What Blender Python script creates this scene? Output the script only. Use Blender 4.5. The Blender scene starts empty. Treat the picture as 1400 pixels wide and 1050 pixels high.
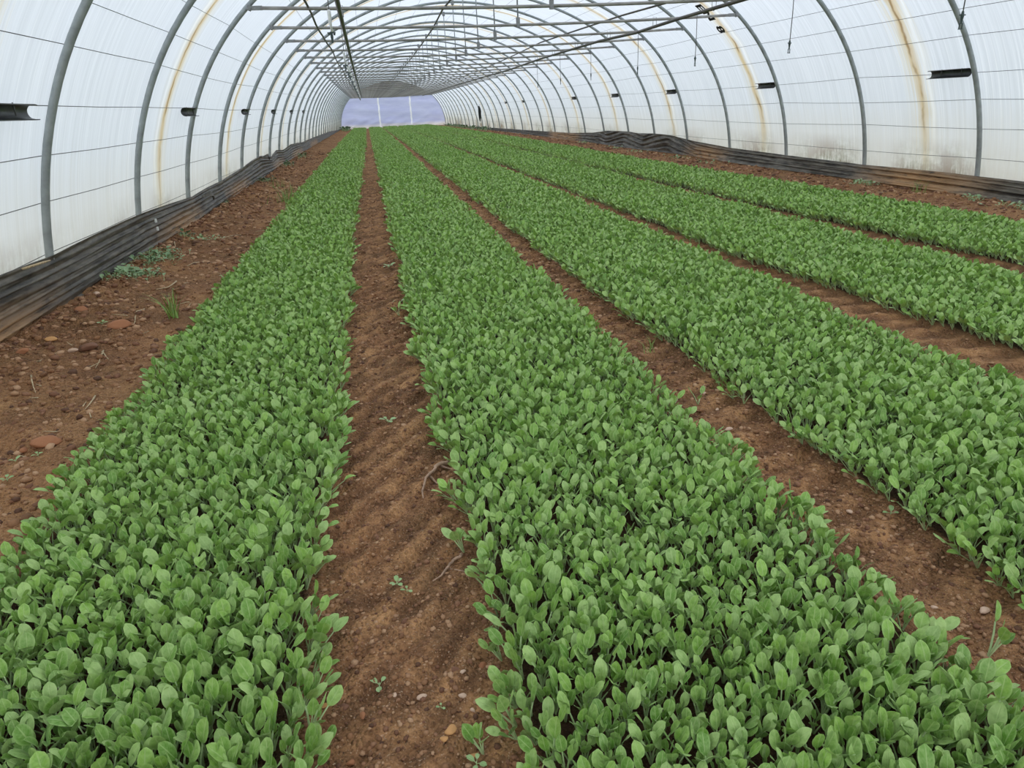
import bpy, math, random
import numpy as np
from mathutils import Vector, Matrix, Euler

random.seed(7)
RNG = np.random.default_rng(11)
SC = bpy.context.scene
COL = SC.collection

# ------------------------------------------------------------------ camera
R_ = Vector((0.98095656, -0.18915815, -0.04408416))
U_ = Vector((0.10966812, 0.35210102, 0.92951481))
F_ = Vector((0.16030322, 0.91664828, -0.36614043))
CAM = Vector((-2.32337, 0.0, 1.18))
FPX = 968.94
cd = bpy.data.cameras.new('camera')
cam = bpy.data.objects.new('camera', cd)
COL.objects.link(cam)
m = Matrix((R_, U_, -F_)).transposed().to_4x4()
m.translation = CAM
cam.matrix_world = m
cd.sensor_fit = 'HORIZONTAL'
cd.sensor_width = 36.0
cd.lens = FPX / 1400 * 36
cd.clip_start = 0.02
cd.clip_end = 1000
SC.camera = cam

# ------------------------------------------------------------------ world: overcast sky, brighter overhead
W = bpy.data.worlds.new('overcast')
SC.world = W
W.use_nodes = True
nt = W.node_tree
nt.nodes.clear()
wo = nt.nodes.new('ShaderNodeOutputWorld')
bg = nt.nodes.new('ShaderNodeBackground')
tc = nt.nodes.new('ShaderNodeTexCoord')
sx = nt.nodes.new('ShaderNodeSeparateXYZ')
mr = nt.nodes.new('ShaderNodeMapRange')
mixc = nt.nodes.new('ShaderNodeMix')
mixc.data_type = 'RGBA'
nt.links.new(tc.outputs['Generated'], sx.inputs[0])
nt.links.new(sx.outputs['Z'], mr.inputs['Value'])
mr.inputs['From Min'].default_value = -0.05
mr.inputs['From Max'].default_value = 1.0
nt.links.new(mr.outputs[0], mixc.inputs[0])
mixc.inputs[6].default_value = (0.50, 0.50, 0.495, 1)
mixc.inputs[7].default_value = (1.13, 1.23, 1.40, 1)
nt.links.new(mixc.outputs[2], bg.inputs['Color'])
bg.inputs['Strength'].default_value = 1.0
nt.links.new(bg.outputs[0], wo.inputs[0])

SC.view_settings.view_transform = 'Standard'
SC.view_settings.look = 'None'
SC.view_settings.gamma = 1.0
SC.view_settings.use_curve_mapping = False
SC.view_settings.exposure = 0.95
SC.cycles.use_denoising = True
SC.cycles.max_bounces = 10
SC.cycles.diffuse_bounces = 6
SC.cycles.transmission_bounces = 6

# ------------------------------------------------------------------ helpers
def vnoise(x, y, seed=0):
    x = np.asarray(x, float); y = np.asarray(y, float)
    xi = np.floor(x).astype(np.int64); yi = np.floor(y).astype(np.int64)
    fx = x - xi; fy = y - yi
    fx = fx * fx * (3 - 2 * fx); fy = fy * fy * (3 - 2 * fy)
    def h(a, b):
        n = (a * 374761393 + b * 668265263 + seed * 974634151) & 0xffffffff
        n = ((n ^ (n >> 13)) * 1274126177) & 0xffffffff
        n = (n ^ (n >> 16)) & 0xffffffff
        return n / 4294967295.0
    a = h(xi, yi); b = h(xi + 1, yi); c = h(xi, yi + 1); d = h(xi + 1, yi + 1)
    return (a + (b - a) * fx) * (1 - fy) + (c + (d - c) * fx) * fy

def fbm(x, y, oct=3, seed=0):
    s = 0; a = 0.5
    for i in range(oct):
        s = s + a * vnoise(np.asarray(x) * 2 ** i + 17.3 * i, np.asarray(y) * 2 ** i - 9.1 * i, seed + i)
        a *= 0.5
    return s

class MB:
    """collects shapes into one mesh"""
    def __init__(self):
        self.v = []; self.f = []; self.mi = []; self.uv = []
    def add(self, verts, faces, mi=0, uv=None):
        o = len(self.v)
        self.v += [tuple(p) for p in verts]
        self.f += [tuple(i + o for i in fc) for fc in faces]
        self.mi += [mi] * len(faces)
        self.uv += list(uv) if uv is not None else [(0.5, 0.5)] * len(verts)
        return self
    def tube(self, pts, r, n=8, mi=0, caps=True):
        pts = [Vector(p) for p in pts]
        k = len(pts)
        rs = r if isinstance(r, (list, tuple)) else [r] * k
        vs = []; up = None
        for i, p in enumerate(pts):
            t = (pts[min(i + 1, k - 1)] - pts[max(i - 1, 0)]).normalized()
            if up is None:
                up = Vector((0, 0, 1)) if abs(t.z) < 0.9 else Vector((1, 0, 0))
            a = (up - t * up.dot(t)).normalized(); b = t.cross(a); up = a
            for j in range(n):
                an = 2 * math.pi * j / n
                vs.append(p + (a * math.cos(an) + b * math.sin(an)) * rs[i])
        fs = []
        for i in range(k - 1):
            for j in range(n):
                j2 = (j + 1) % n
                fs.append((i * n + j, i * n + j2, (i + 1) * n + j2, (i + 1) * n + j))
        if caps:
            fs.append(tuple(reversed(range(n)))); fs.append(tuple((k - 1) * n + j for j in range(n)))
        return self.add(vs, fs, mi)
    def box(self, c, s, mi=0, rot=None):
        c = Vector(c); vs = []
        for z in (-1, 1):
            for y in (-1, 1):
                for x in (-1, 1):
                    p = Vector((x * s[0] / 2, y * s[1] / 2, z * s[2] / 2))
                    if rot: p = rot @ p
                    vs.append(c + p)
        fs = [(0, 2, 3, 1), (4, 5, 7, 6), (0, 1, 5, 4), (2, 6, 7, 3), (0, 4, 6, 2), (1, 3, 7, 5)]
        return self.add(vs, fs, mi)
    def mesh(self, name, mats, smooth=True):
        me = bpy.data.meshes.new(name)
        me.from_pydata(self.v, [], self.f)
        for mt in (mats if isinstance(mats, (list, tuple)) else [mats]):
            me.materials.append(mt)
        me.polygons.foreach_set('material_index', self.mi)
        me.polygons.foreach_set('use_smooth', [smooth] * len(self.f))
        ul = me.uv_layers.new(name='UVMap')
        li = np.zeros(len(me.loops), np.int32); me.loops.foreach_get('vertex_index', li)
        ul.data.foreach_set('uv', np.asarray(self.uv, np.float32)[li].ravel())
        me.update()
        return me

def obj(name, me, parent=None, loc=None, rot=None, scale=None):
    o = bpy.data.objects.new(name, me)
    COL.objects.link(o)
    if parent: o.parent = parent
    if loc is not None: o.location = loc
    if rot is not None: o.rotation_euler = rot
    if scale is not None: o.scale = scale if isinstance(scale, (tuple, list)) else (scale,) * 3
    return o

def tag(o, label, cat, group=None):
    o['label'] = label; o['category'] = cat
    if group: o['group'] = group
    return o

def thing(name, label, cat, loc=(0, 0, 0), rotz=0.0, group=None):
    o = obj(name, None, None, loc, (0, 0, rotz))
    o.empty_display_size = 0.1
    return tag(o, label, cat, group)

def struct(o):
    o['kind'] = 'structure'; return o

# ------------------------------------------------------------------ materials
class NT:
    def __init__(self, name):
        self.m = bpy.data.materials.new(name); self.m.use_nodes = True
        self.t = self.m.node_tree; self.t.nodes.clear()
        self.out = self.n('ShaderNodeOutputMaterial')
    def n(self, typ, **kw):
        nd = self.t.nodes.new(typ)
        for k, v in kw.items(): setattr(nd, k, v)
        return nd
    def l(self, a, b): self.t.links.new(a, b)
    def val(self, sock, v):
        if hasattr(v, 'is_linked') or isinstance(v, bpy.types.NodeSocket): self.l(v, sock)
        else: sock.default_value = v
    def math(self, op, a, b=None, clamp=False):
        nd = self.n('ShaderNodeMath', operation=op, use_clamp=clamp)
        self.val(nd.inputs[0], a)
        if b is not None: self.val(nd.inputs[1], b)
        return nd.outputs[0]
    def mix(self, f, a, b, blend='MIX'):
        nd = self.n('ShaderNodeMix', data_type='RGBA', blend_type=blend)
        self.val(nd.inputs[0], f)
        self.val(nd.inputs[6], a if not isinstance(a, tuple) else a + (1,) * (4 - len(a)))
        self.val(nd.inputs[7], b if not isinstance(b, tuple) else b + (1,) * (4 - len(b)))
        return nd.outputs[2]
    def noise(self, vec, scale, detail=3, rough=0.55, dist=0.0):
        nd = self.n('ShaderNodeTexNoise')
        if vec is not None: self.l(vec, nd.inputs['Vector'])
        nd.inputs['Scale'].default_value = scale; nd.inputs['Detail'].default_value = detail
        nd.inputs['Roughness'].default_value = rough; nd.inputs['Distortion'].default_value = dist
        return nd.outputs['Fac']
    def ramp(self, f, stops, interp='LINEAR'):
        nd = self.n('ShaderNodeValToRGB'); nd.color_ramp.interpolation = interp
        e = nd.color_ramp.elements
        while len(e) < len(stops): e.new(0.5)
        for i, (p, c) in enumerate(stops):
            e[i].position = p; e[i].color = tuple(c) + (1,) if len(c) == 3 else c
        self.val(nd.inputs[0], f)
        return nd.outputs[0]
    def rng(self, v, a, b, c=0.0, d=1.0):
        nd = self.n('ShaderNodeMapRange'); self.val(nd.inputs[0], v)
        for i, q in enumerate((a, b, c, d)): nd.inputs[i + 1].default_value = q
        return nd.outputs[0]
    def scalev(self, vec, s):
        nd = self.n('ShaderNodeVectorMath', operation='MULTIPLY'); self.l(vec, nd.inputs[0]); nd.inputs[1].default_value = s
        return nd.outputs[0]
    def bump(self, h, strength=0.5, dist=0.01, normal=None):
        nd = self.n('ShaderNodeBump'); self.l(h, nd.inputs['Height'])
        nd.inputs['Strength'].default_value = strength; nd.inputs['Distance'].default_value = dist
        if normal is not None: self.l(normal, nd.inputs['Normal'])
        return nd.outputs[0]
    def bsdf(self, color, rough=0.5, metal=0.0, spec=0.5, normal=None):
        p = self.n('ShaderNodeBsdfPrincipled')
        self.val(p.inputs['Base Color'], color if not isinstance(color, tuple) else color + (1,) * (4 - len(color)))
        self.val(p.inputs['Roughness'], rough); p.inputs['Metallic'].default_value = metal
        p.inputs['Specular IOR Level'].default_value = spec
        if normal is not None: self.l(normal, p.inputs['Normal'])
        return p.outputs[0]
    def surf(self, s): self.l(s, self.out.inputs[0]); return self.m

def objco(t): return t.n('ShaderNodeTexCoord').outputs['Object']
def rand(t): return t.n('ShaderNodeObjectInfo').outputs['Random']

def simple(name, col, rough=0.5, metal=0.0, spec=0.5, var=0.15, scale=30, bump=0.0):
    t = NT(name); co = objco(t)
    f = t.noise(co, scale, 4, 0.6)
    c = t.mix(t.rng(f, 0.3, 0.7), tuple(x * (1 - var) for x in col), tuple(min(1, x * (1 + var)) for x in col))
    nrm = t.bump(f, 0.4, bump) if bump else None
    return t.surf(t.bsdf(c, rough, metal, spec, nrm))

def spinach_mat(name, dark, light, pale, under):
    t = NT(name)
    uv = t.n('ShaderNodeTexCoord').outputs['UV']
    s = t.n('ShaderNodeSeparateXYZ'); t.l(uv, s.inputs[0])
    u = t.math('ABSOLUTE', t.math('SUBTRACT', s.outputs[0], 0.5))
    r = rand(t)
    co = objco(t)
    col = t.mix(r, dark, light)
    at = t.n('ShaderNodeAttribute', attribute_name='tint').outputs['Fac']
    col = t.mix(t.math('MULTIPLY', at, 0.75), col, pale)
    mott = t.noise(co, 130, 2, 0.5)
    col = t.mix(t.rng(mott, 0.4, 0.75, 0, 0.35), col, pale)
    col = t.mix(t.rng(t.noise(co, 75, 3, 0.6), 0.46, 0.66, 0, 0.45), col, dark)
    col = t.mix(t.rng(u, 0.33, 0.5, 0, 0.4), col, pale)
    # midrib and side veins
    rib = t.rng(u, 0.015, 0.06, 1, 0)
    w = t.math('SUBTRACT', t.math('MULTIPLY', s.outputs[1], 7.0), t.math('MULTIPLY', u, 5.0))
    fr = t.math('ABSOLUTE', t.math('SUBTRACT', t.math('FRACT', w), 0.5))
    vein = t.rng(fr, 0.0, 0.12, 1, 0)
    veins = t.math('MAXIMUM', rib, t.math('MULTIPLY', vein, 0.35))
    col = t.mix(t.math('MULTIPLY', veins, 0.5), col, pale)
    geo = t.n('ShaderNodeNewGeometry')
    nrm = t.bump(t.math('SUBTRACT', t.math('MULTIPLY', mott, 0.8), veins), 0.45, 0.0016)
    front = t.bsdf(col, 0.45, 0, 0.4, nrm)
    front.node.inputs['Sheen Weight'].default_value = 0.12; front.node.inputs['Sheen Roughness'].default_value = 0.4
    tr = t.n('ShaderNodeBsdfTranslucent')
    t.l(t.mix(0.5, col, under), tr.inputs[0])
    ms = t.n('ShaderNodeMixShader'); ms.inputs[0].default_value = 0.11
    t.l(front, ms.inputs[1]); t.l(tr.outputs[0], ms.inputs[2])
    return t.surf(ms.outputs[0])

M = {}
M['leaf'] = spinach_mat('spinach_leaf', (0.105, 0.255, 0.027), (0.315, 0.535, 0.088), (0.50, 0.66, 0.26), (0.38, 0.58, 0.05))
M['stalk'] = simple('spinach_stalk', (0.50, 0.64, 0.32), 0.4, var=0.2)
M['weed_leaf'] = spinach_mat('weed_leaf', (0.17, 0.31, 0.12), (0.31, 0.46, 0.21), (0.52, 0.64, 0.44), (0.25, 0.45, 0.1))
M['weed_dark'] = spinach_mat('weed_leaf_dark', (0.03, 0.085, 0.025), (0.06, 0.14, 0.04), (0.2, 0.3, 0.12), (0.1, 0.2, 0.05))
M['seedling'] = spinach_mat('seedling_leaf', (0.26, 0.42, 0.14), (0.36, 0.52, 0.22), (0.5, 0.65, 0.35), (0.4, 0.6, 0.1))
M['grass'] = simple('grass_blade', (0.22, 0.36, 0.07), 0.45, var=0.3)
M['steel'] = simple('galvanised_steel', (0.33, 0.36, 0.36), 0.5, 0.15, var=0.22, scale=9)
M['tie_steel'] = simple('weathered_tie_tube', (0.33, 0.315, 0.29), 0.55, 0.25, var=0.3, scale=6)
M['clamp'] = simple('dull_clamp_steel', (0.27, 0.275, 0.27), 0.5, 0.5, scale=40)
M['wire'] = simple('grey_wire', (0.13, 0.135, 0.13), 0.5, 0.3)
M['black_pipe'] = simple('black_polythene_pipe', (0.03, 0.028, 0.026), 0.42, var=0.4, scale=7)
M['brown_pipe'] = simple('dusty_pipe', (0.075, 0.062, 0.05), 0.5, var=0.4, scale=5)
M['white_plastic'] = simple('white_plastic', (0.82, 0.83, 0.80), 0.4, var=0.05)
M['nozzle'] = simple('dark_nozzle_plastic', (0.035, 0.06, 0.055), 0.4)
M['gutter'] = simple('grey_black_gutter_plastic', (0.045, 0.046, 0.048), 0.38, var=0.3, scale=20)
M['dark_cloth'] = simple('dark_cloth', (0.012, 0.015, 0.014), 0.85, var=0.3)
M['root'] = simple('pale_root', (0.42, 0.27, 0.18), 0.8, var=0.35, scale=60)
M['straw'] = simple('dry_straw', (0.52, 0.40, 0.24), 0.75, var=0.35, scale=50)
M['print'] = simple('black_print', (0.012, 0.012, 0.016), 0.6)
M['post'] = simple('pale_post', (0.75, 0.76, 0.82), 0.6, var=0.05)
M['far_mesh'] = simple('grey_brown_gable_netting', (0.20, 0.18, 0.155), 0.85, var=0.35, scale=4)
M['outside'] = simple('outside_pale_grass', (0.27, 0.29, 0.18), 0.9, var=0.35, scale=0.7)

def stone_mat(name, a, b, c, n=25):
    t = NT(name); co = objco(t); r = rand(t)
    f = t.noise(co, n, 4, 0.6)
    col = t.ramp(r, [(0.0, a), (0.5, b), (1.0, c)])
    col = t.mix(t.rng(f, 0.35, 0.75, 0, 0.55), col, tuple(x * 0.55 for x in b))
    return t.surf(t.bsdf(col, 0.75, 0, 0.3, t.bump(f, 0.5, 0.003)))
M['pebble'] = stone_mat('small_pebbles', (0.20, 0.095, 0.045), (0.38, 0.19, 0.09), (0.66, 0.41, 0.24))
M['pebble_dark'] = stone_mat('dark_pebbles', (0.11, 0.055, 0.032), (0.24, 0.11, 0.06), (0.42, 0.22, 0.12))
M['stone_orange'] = stone_mat('orange_stone', (0.72, 0.38, 0.15), (0.72, 0.38, 0.15), (0.72, 0.38, 0.15))
M['stone_red'] = stone_mat('red_brown_clod', (0.44, 0.19, 0.09), (0.44, 0.19, 0.09), (0.44, 0.19, 0.09))
M['stone_pale'] = stone_mat('pale_pink_stone', (0.75, 0.52, 0.37), (0.75, 0.52, 0.37), (0.75, 0.52, 0.37))
M['stone_brown'] = stone_mat('brown_clod', (0.25, 0.12, 0.07), (0.25, 0.12, 0.07), (0.25, 0.12, 0.07))

def soil_mat():
    t = NT('red_brown_soil'); co = objco(t)
    big = t.noise(co, 1.7, 4, 0.6)
    mid = t.noise(co, 9, 5, 0.65, 0.4)
    fine = t.noise(co, 70, 4, 0.7)
    c = t.ramp(mid, [(0.30, (0.21, 0.102, 0.040)), (0.46, (0.44, 0.215, 0.086)), (0.60, (0.63, 0.325, 0.130)), (0.74, (0.75, 0.44, 0.195))])
    c = t.mix(t.rng(big, 0.40, 0.66, 0, 0.5), c, (0.47, 0.19, 0.080))
    moss = t.noise(co, 3.1, 4, 0.7)
    c = t.mix(t.rng(moss, 0.58, 0.72, 0, 0.35), c, (0.27, 0.19, 0.08))
    c = t.mix(t.rng(fine, 0.35, 0.7, 0.0, 0.55), t.mix(0.55, c, (0.09, 0.045, 0.024)), t.mix(0.35, c, (0.62, 0.38, 0.23)))
    tan = t.n('ShaderNodeAttribute', attribute_name='tan').outputs['Fac']
    c = t.mix(t.rng(tan, 0.15, 0.55, 0.55, 0), c, (0.115, 0.058, 0.027))
    bed_shade = t.rng(tan, 0.05, 0.16, 0.9, 0)  # near-black mask for the beds: canopy shade painted into the soil
    c = t.mix(t.rng(tan, 0.50, 0.95, 0, 0.6), c, (0.66, 0.355, 0.155))
    v = t.n('ShaderNodeTexVoronoi'); t.l(co, v.inputs['Vector']); v.inputs['Scale'].default_value = 95
    v.inputs['Randomness'].default_value = 1
    grain = t.rng(v.outputs['Distance'], 0.1, 0.6, 1, 0)
    h = t.math('ADD', t.math('MULTIPLY', grain, 0.6), t.math('ADD', t.math('MULTIPLY', fine, 0.8), t.math('MULTIPLY', mid, 1.3)))
    spk = t.noise(co, 210, 1, 0.5)
    c = t.mix(t.rng(spk, 0.66, 0.72, 0, 0.6), c, (0.70, 0.52, 0.36))
    c = t.mix(bed_shade, c, (0.035, 0.019, 0.011))
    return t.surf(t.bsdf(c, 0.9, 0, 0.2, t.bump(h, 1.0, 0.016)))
M['soil'] = soil_mat()

STAIN0, STAINP = 8.30, 3.98
def film_mat():
    t = NT('milky_greenhouse_film'); co = objco(t)
    s = t.n('ShaderNodeSeparateXYZ'); t.l(co, s.inputs[0])
    X, Y, Z = s.outputs
    # fine streaks that follow the curve of the sheet
    st = t.noise(t.scalev(co, (0.35, 14.0, 0.35)), 1.6, 4, 0.65)
    st2 = t.noise(t.scalev(co, (0.5, 55.0, 0.5)), 1.0, 2, 0.5)
    col = t.mix(t.rng(st, 0.35, 0.7), (0.695, 0.72, 0.745), (0.795, 0.82, 0.85))
    col = t.mix(t.rng(st2, 0.56, 0.75, 0, 0.5), col, (0.98, 0.99, 1.0))
    # runs of yellow-brown algae beside every second bay
    wob = t.math('MULTIPLY', t.math('SUBTRACT', t.noise(co, 0.9, 3, 0.6), 0.5), 0.30)
    ph = t.math('ADD', t.math('SUBTRACT', Y, STAIN0 + wob_off), wob)
    k = t.math('DIVIDE', ph, STAINP)
    d = t.math('MULTIPLY', t.math('SUBTRACT', k, t.math('ROUND', k)), STAINP)
    ad = t.math('ABSOLUTE', d)
    str_ = t.rng(t.noise(t.scalev(co, (0.9, 38.0, 0.9)), 1.0, 3, 0.6), 0.36, 0.62)
    amp = t.rng(t.noise(t.scalev(co, (0.25, 0.24, 0.25)), 1.0, 2, 0.5), 0.3, 0.7, 0.45, 1.0)
    wide = t.math('MULTIPLY', t.math('MULTIPLY', t.rng(ad, 0.05, 0.30, 1, 0), str_), 0.6)
    core = t.math('MULTIPLY', t.rng(ad, 0.02, 0.10, 1, 0), amp)
    col = t.mix(wide, col, (0.74, 0.62, 0.36))
    col = t.mix(t.math('MULTIPLY', core, 0.85), col, (0.60, 0.44, 0.20))
    wig = t.math('MULTIPLY', t.math('SUBTRACT', t.noise(t.scalev(co, (1.6, 0.3, 1.6)), 1.8, 3, 0.6), 0.5), 0.16)
    dark = t.math('MULTIPLY', t.rng(t.math('ABSOLUTE', t.math('ADD', d, wig)), 0.006, 0.03, 1, 0),
                  t.rng(t.noise(t.scalev(co, (1.3, 0.6, 1.3)), 1.2, 3, 0.65), 0.40, 0.56))
    col = t.mix(t.math('MULTIPLY', dark, 0.75), col, (0.24, 0.13, 0.03))
    white = t.rng(t.math('ABSOLUTE', t.math('SUBTRACT', d, -0.16)), 0.01, 0.05, 1, 0)
    col = t.mix(t.math('MULTIPLY', white, 0.45), col, (0.99, 0.99, 0.98))
    # warmer tint at the foot, algae, and outside plants' shadows painted in
    zz = t.math('ADD', Z, t.math('MULTIPLY', t.math('SUBTRACT', st, 0.5), 0.5))
    col = t.mix(t.rng(zz, 0.2, 1.05, 0.7, 0), col, (0.76, 0.71, 0.60))
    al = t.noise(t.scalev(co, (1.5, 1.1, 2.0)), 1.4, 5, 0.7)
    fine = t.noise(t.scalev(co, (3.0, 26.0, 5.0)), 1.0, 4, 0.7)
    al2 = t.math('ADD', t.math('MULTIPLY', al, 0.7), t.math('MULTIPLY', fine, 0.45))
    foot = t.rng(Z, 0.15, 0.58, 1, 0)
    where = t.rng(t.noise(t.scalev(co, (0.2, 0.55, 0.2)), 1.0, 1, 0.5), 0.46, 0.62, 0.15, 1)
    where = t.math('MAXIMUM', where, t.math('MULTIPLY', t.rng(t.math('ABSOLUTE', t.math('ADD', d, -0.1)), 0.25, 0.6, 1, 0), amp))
    grime_shadow = t.math('MULTIPLY', t.math('MULTIPLY', t.rng(al2, 0.45, 0.64), where), t.math('MULTIPLY', foot, 0.9))
    col = t.mix(grime_shadow, col, t.mix(t.rng(al, 0.4, 0.6), (0.17, 0.20, 0.09), (0.22, 0.14, 0.08)))
    d1 = t.n('ShaderNodeBsdfDiffuse'); t.l(col, d1.inputs[0])
    tr = t.n('ShaderNodeBsdfTranslucent'); t.l(col, tr.inputs[0])
    ms = t.n('ShaderNodeMixShader'); ms.inputs[0].default_value = 0.62
    t.l(d1.outputs[0], ms.inputs[1]); t.l(tr.outputs[0], ms.inputs[2])
    gl = t.n('ShaderNodeBsdfGlossy'); gl.inputs['Roughness'].default_value = 0.35
    m2 = t.n('ShaderNodeMixShader'); m2.inputs[0].default_value = 0.03
    t.l(ms.outputs[0], m2.inputs[1]); t.l(gl.outputs[0], m2.inputs[2])
    return t.surf(m2.outputs[0])
wob_off = 0.0
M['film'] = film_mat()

def end_film():
    t = NT('bluish_end_sheet'); co = objco(t)
    f = t.noise(t.scalev(co, (0.5, 0.5, 2.2)), 1.5, 4, 0.6)
    s = t.n('ShaderNodeSeparateXYZ'); t.l(co, s.inputs[0])
    col = t.mix(t.rng(f, 0.35, 0.7), (0.50, 0.52, 0.75), (0.60, 0.62, 0.83))
    col = t.mix(t.rng(t.math('ADD', s.outputs[2], t.math('MULTIPLY', f, 0.3)), 0.05, 0.35, 0.9, 0), col, (0.86, 0.82, 0.74))
    wv = t.math('MULTIPLY', t.math('SUBTRACT', f, 0.5), 0.12)
    for x0 in (-1.18, 1.58):       # white welded seams down the sheet
        q = t.rng(t.math('ABSOLUTE', t.math('SUBTRACT', t.math('ADD', s.outputs[0], wv), x0)), 0.04, 0.09, 0.9, 0)
        col = t.mix(q, col, (0.94, 0.94, 0.95))
    d1 = t.n('ShaderNodeBsdfDiffuse'); t.l(col, d1.inputs[0])
    tr = t.n('ShaderNodeBsdfTranslucent'); t.l(col, tr.inputs[0])
    ms = t.n('ShaderNodeMixShader'); ms.inputs[0].default_value = 0.5
    t.l(d1.outputs[0], ms.inputs[1]); t.l(tr.outputs[0], ms.inputs[2])
    return t.surf(ms.outputs[0])
M['end_film'] = end_film()

def skirt_mat():
    t = NT('dusty_black_sheet'); co = objco(t)
    s = t.n('ShaderNodeSeparateXYZ'); t.l(co, s.inputs[0])
    f = t.noise(t.scalev(co, (8, 1.6, 8)), 2.2, 5, 0.65)
    g = t.noise(co, 38, 4, 0.7)
    col = t.mix(t.rng(f, 0.38, 0.68), (0.030, 0.026, 0.021), (0.20, 0.175, 0.14))
    col = t.mix(t.rng(g, 0.48, 0.72, 0, 0.5), col, (0.10, 0.085, 0.045))
    def span(a, b, side):
        w = t.math('MULTIPLY', t.rng(s.outputs[1], a - 0.5, a + 0.6), t.rng(s.outputs[1], b - 0.6, b + 0.5, 1, 0))
        return t.math('MULTIPLY', w, t.rng(t.math('MULTIPLY', s.outputs[0], float(side)), 0.0, 1.0))
    patch = None
    for a_, b_, sd_ in ((3.0, 4.9, -1), (7.9, 9.5, -1), (11.7, 13.6, -1), (17.5, 19.4, -1), (22, 25, -1), (29, 33, -1), (7.3, 9.1, 1), (13.6, 15.2, 1), (24, 28, 1)):
        q = span(a_, b_, sd_)
        patch = q if patch is None else t.math('MAXIMUM', patch, q)
    low = t.rng(t.math('ADD', s.outputs[2], t.math('MULTIPLY', f, 0.2)), 0.22, 0.36, 1, 0)
    mud = t.math('MULTIPLY', t.math('MULTIPLY', patch, t.rng(f, 0.30, 0.5)), low)
    col = t.mix(t.math('MULTIPLY', mud, 0.85), col, t.mix(f, (0.27, 0.145, 0.06), (0.60, 0.34, 0.15)))
    return t.surf(t.bsdf(col, 0.5, 0, 0.35, t.bump(g, 0.25, 0.004)))
M['skirt'] = skirt_mat()

# ------------------------------------------------------------------ tunnel geometry
HALF = [(0.0, 3.556), (0.242, 3.55), (0.485, 3.533), (0.726, 3.505), (0.967, 3.466), (1.208, 3.417), (1.448, 3.359), (1.687, 3.291),
        (1.927, 3.214), (2.166, 3.126), (2.404, 3.027), (2.641, 2.916), (2.875, 2.791), (3.103, 2.65), (3.324, 2.492), (3.534, 2.317),
        (3.73, 2.124), (3.909, 1.914), (4.068, 1.687), (4.206, 1.446), (4.321, 1.193), (4.414, 0.931), (4.484, 0.662), (4.534, 0.389),
        (4.566, 0.114), (4.584, -0.162), (4.59, -0.437)]
_P = [Vector((-x, 0, z)) for x, z in reversed(HALF)] + [Vector((x, 0, z)) for x, z in HALF[1:]]
PROF = []
for _i in range(len(_P) - 1):      # Catmull-Rom through the measured points
    _a, _b, _c, _d = _P[max(_i - 1, 0)], _P[_i], _P[_i + 1], _P[min(_i + 2, len(_P) - 1)]
    for _q in (0.0, 0.5):
        PROF.append(0.5 * (2 * _b + (_c - _a) * _q + (2 * _a - 5 * _b + 4 * _c - _d) * _q ** 2 + (3 * _b - _a - 3 * _c + _d) * _q ** 3))
PROF.append(_P[-1])
def offset(prof, d):
    out = []
    for i, p in enumerate(prof):
        t = (prof[min(i + 1, len(prof) - 1)] - prof[max(i - 1, 0)]).normalized()
        out.append(p + Vector((-t.z, 0, t.x)) * d)
    return out
HOOPY = [5.315, 7.376, 9.406, 11.454, 13.476, 15.452, 17.362, 19.236, 21.38, 23.375, 25.433, 27.388]
HOOPY += [27.388 + 2.0 * k for k in range(1, 21)]
Y_END = HOOPY[-1] + 0.02
TIE_Z = 2.325
def gz(y):
    return -0.2 * np.clip((np.asarray(y, float) - 20) / 47, 0, 1) ** 1.5

# bed edges at the crowns: (left xs), (right xs) over Y
BEDS = [
    (([0, 3, 20, 66], [-3.52, -3.46, -3.46, -3.44]), ([0, 10, 27, 66], [-2.59, -2.58, -2.50, -2.50])),
    (([0, 5, 66], [-2.155, -2.17, -2.155]), ([0, 1.2, 2.5, 6, 66], [-1.18, -1.205, -1.235, -1.28, -1.255])),
    (([0, 1.2, 3, 6, 66], [-0.88, -0.885, -0.93, -0.99, -0.98]), ([0, 3, 10, 66], [0.075, 0.085, 0.11, 0.10])),
    (([0, 2.6, 3.5, 5, 66], [0.57, 0.56, 0.49, 0.39, 0.36]), ([0, 3.6, 66], [1.53, 1.545, 1.54])),
    (([0, 4, 6, 10, 66], [1.98, 1.97, 1.92, 1.83, 1.83]), ([0, 5, 9, 13, 66], [3.03, 3.035, 3.015, 2.94, 2.94])),
]
def edges(b, y):
    (ly, lx), (ry, rx) = BEDS[b]
    return np.interp(y, ly, lx), np.interp(y, ry, rx)

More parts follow.
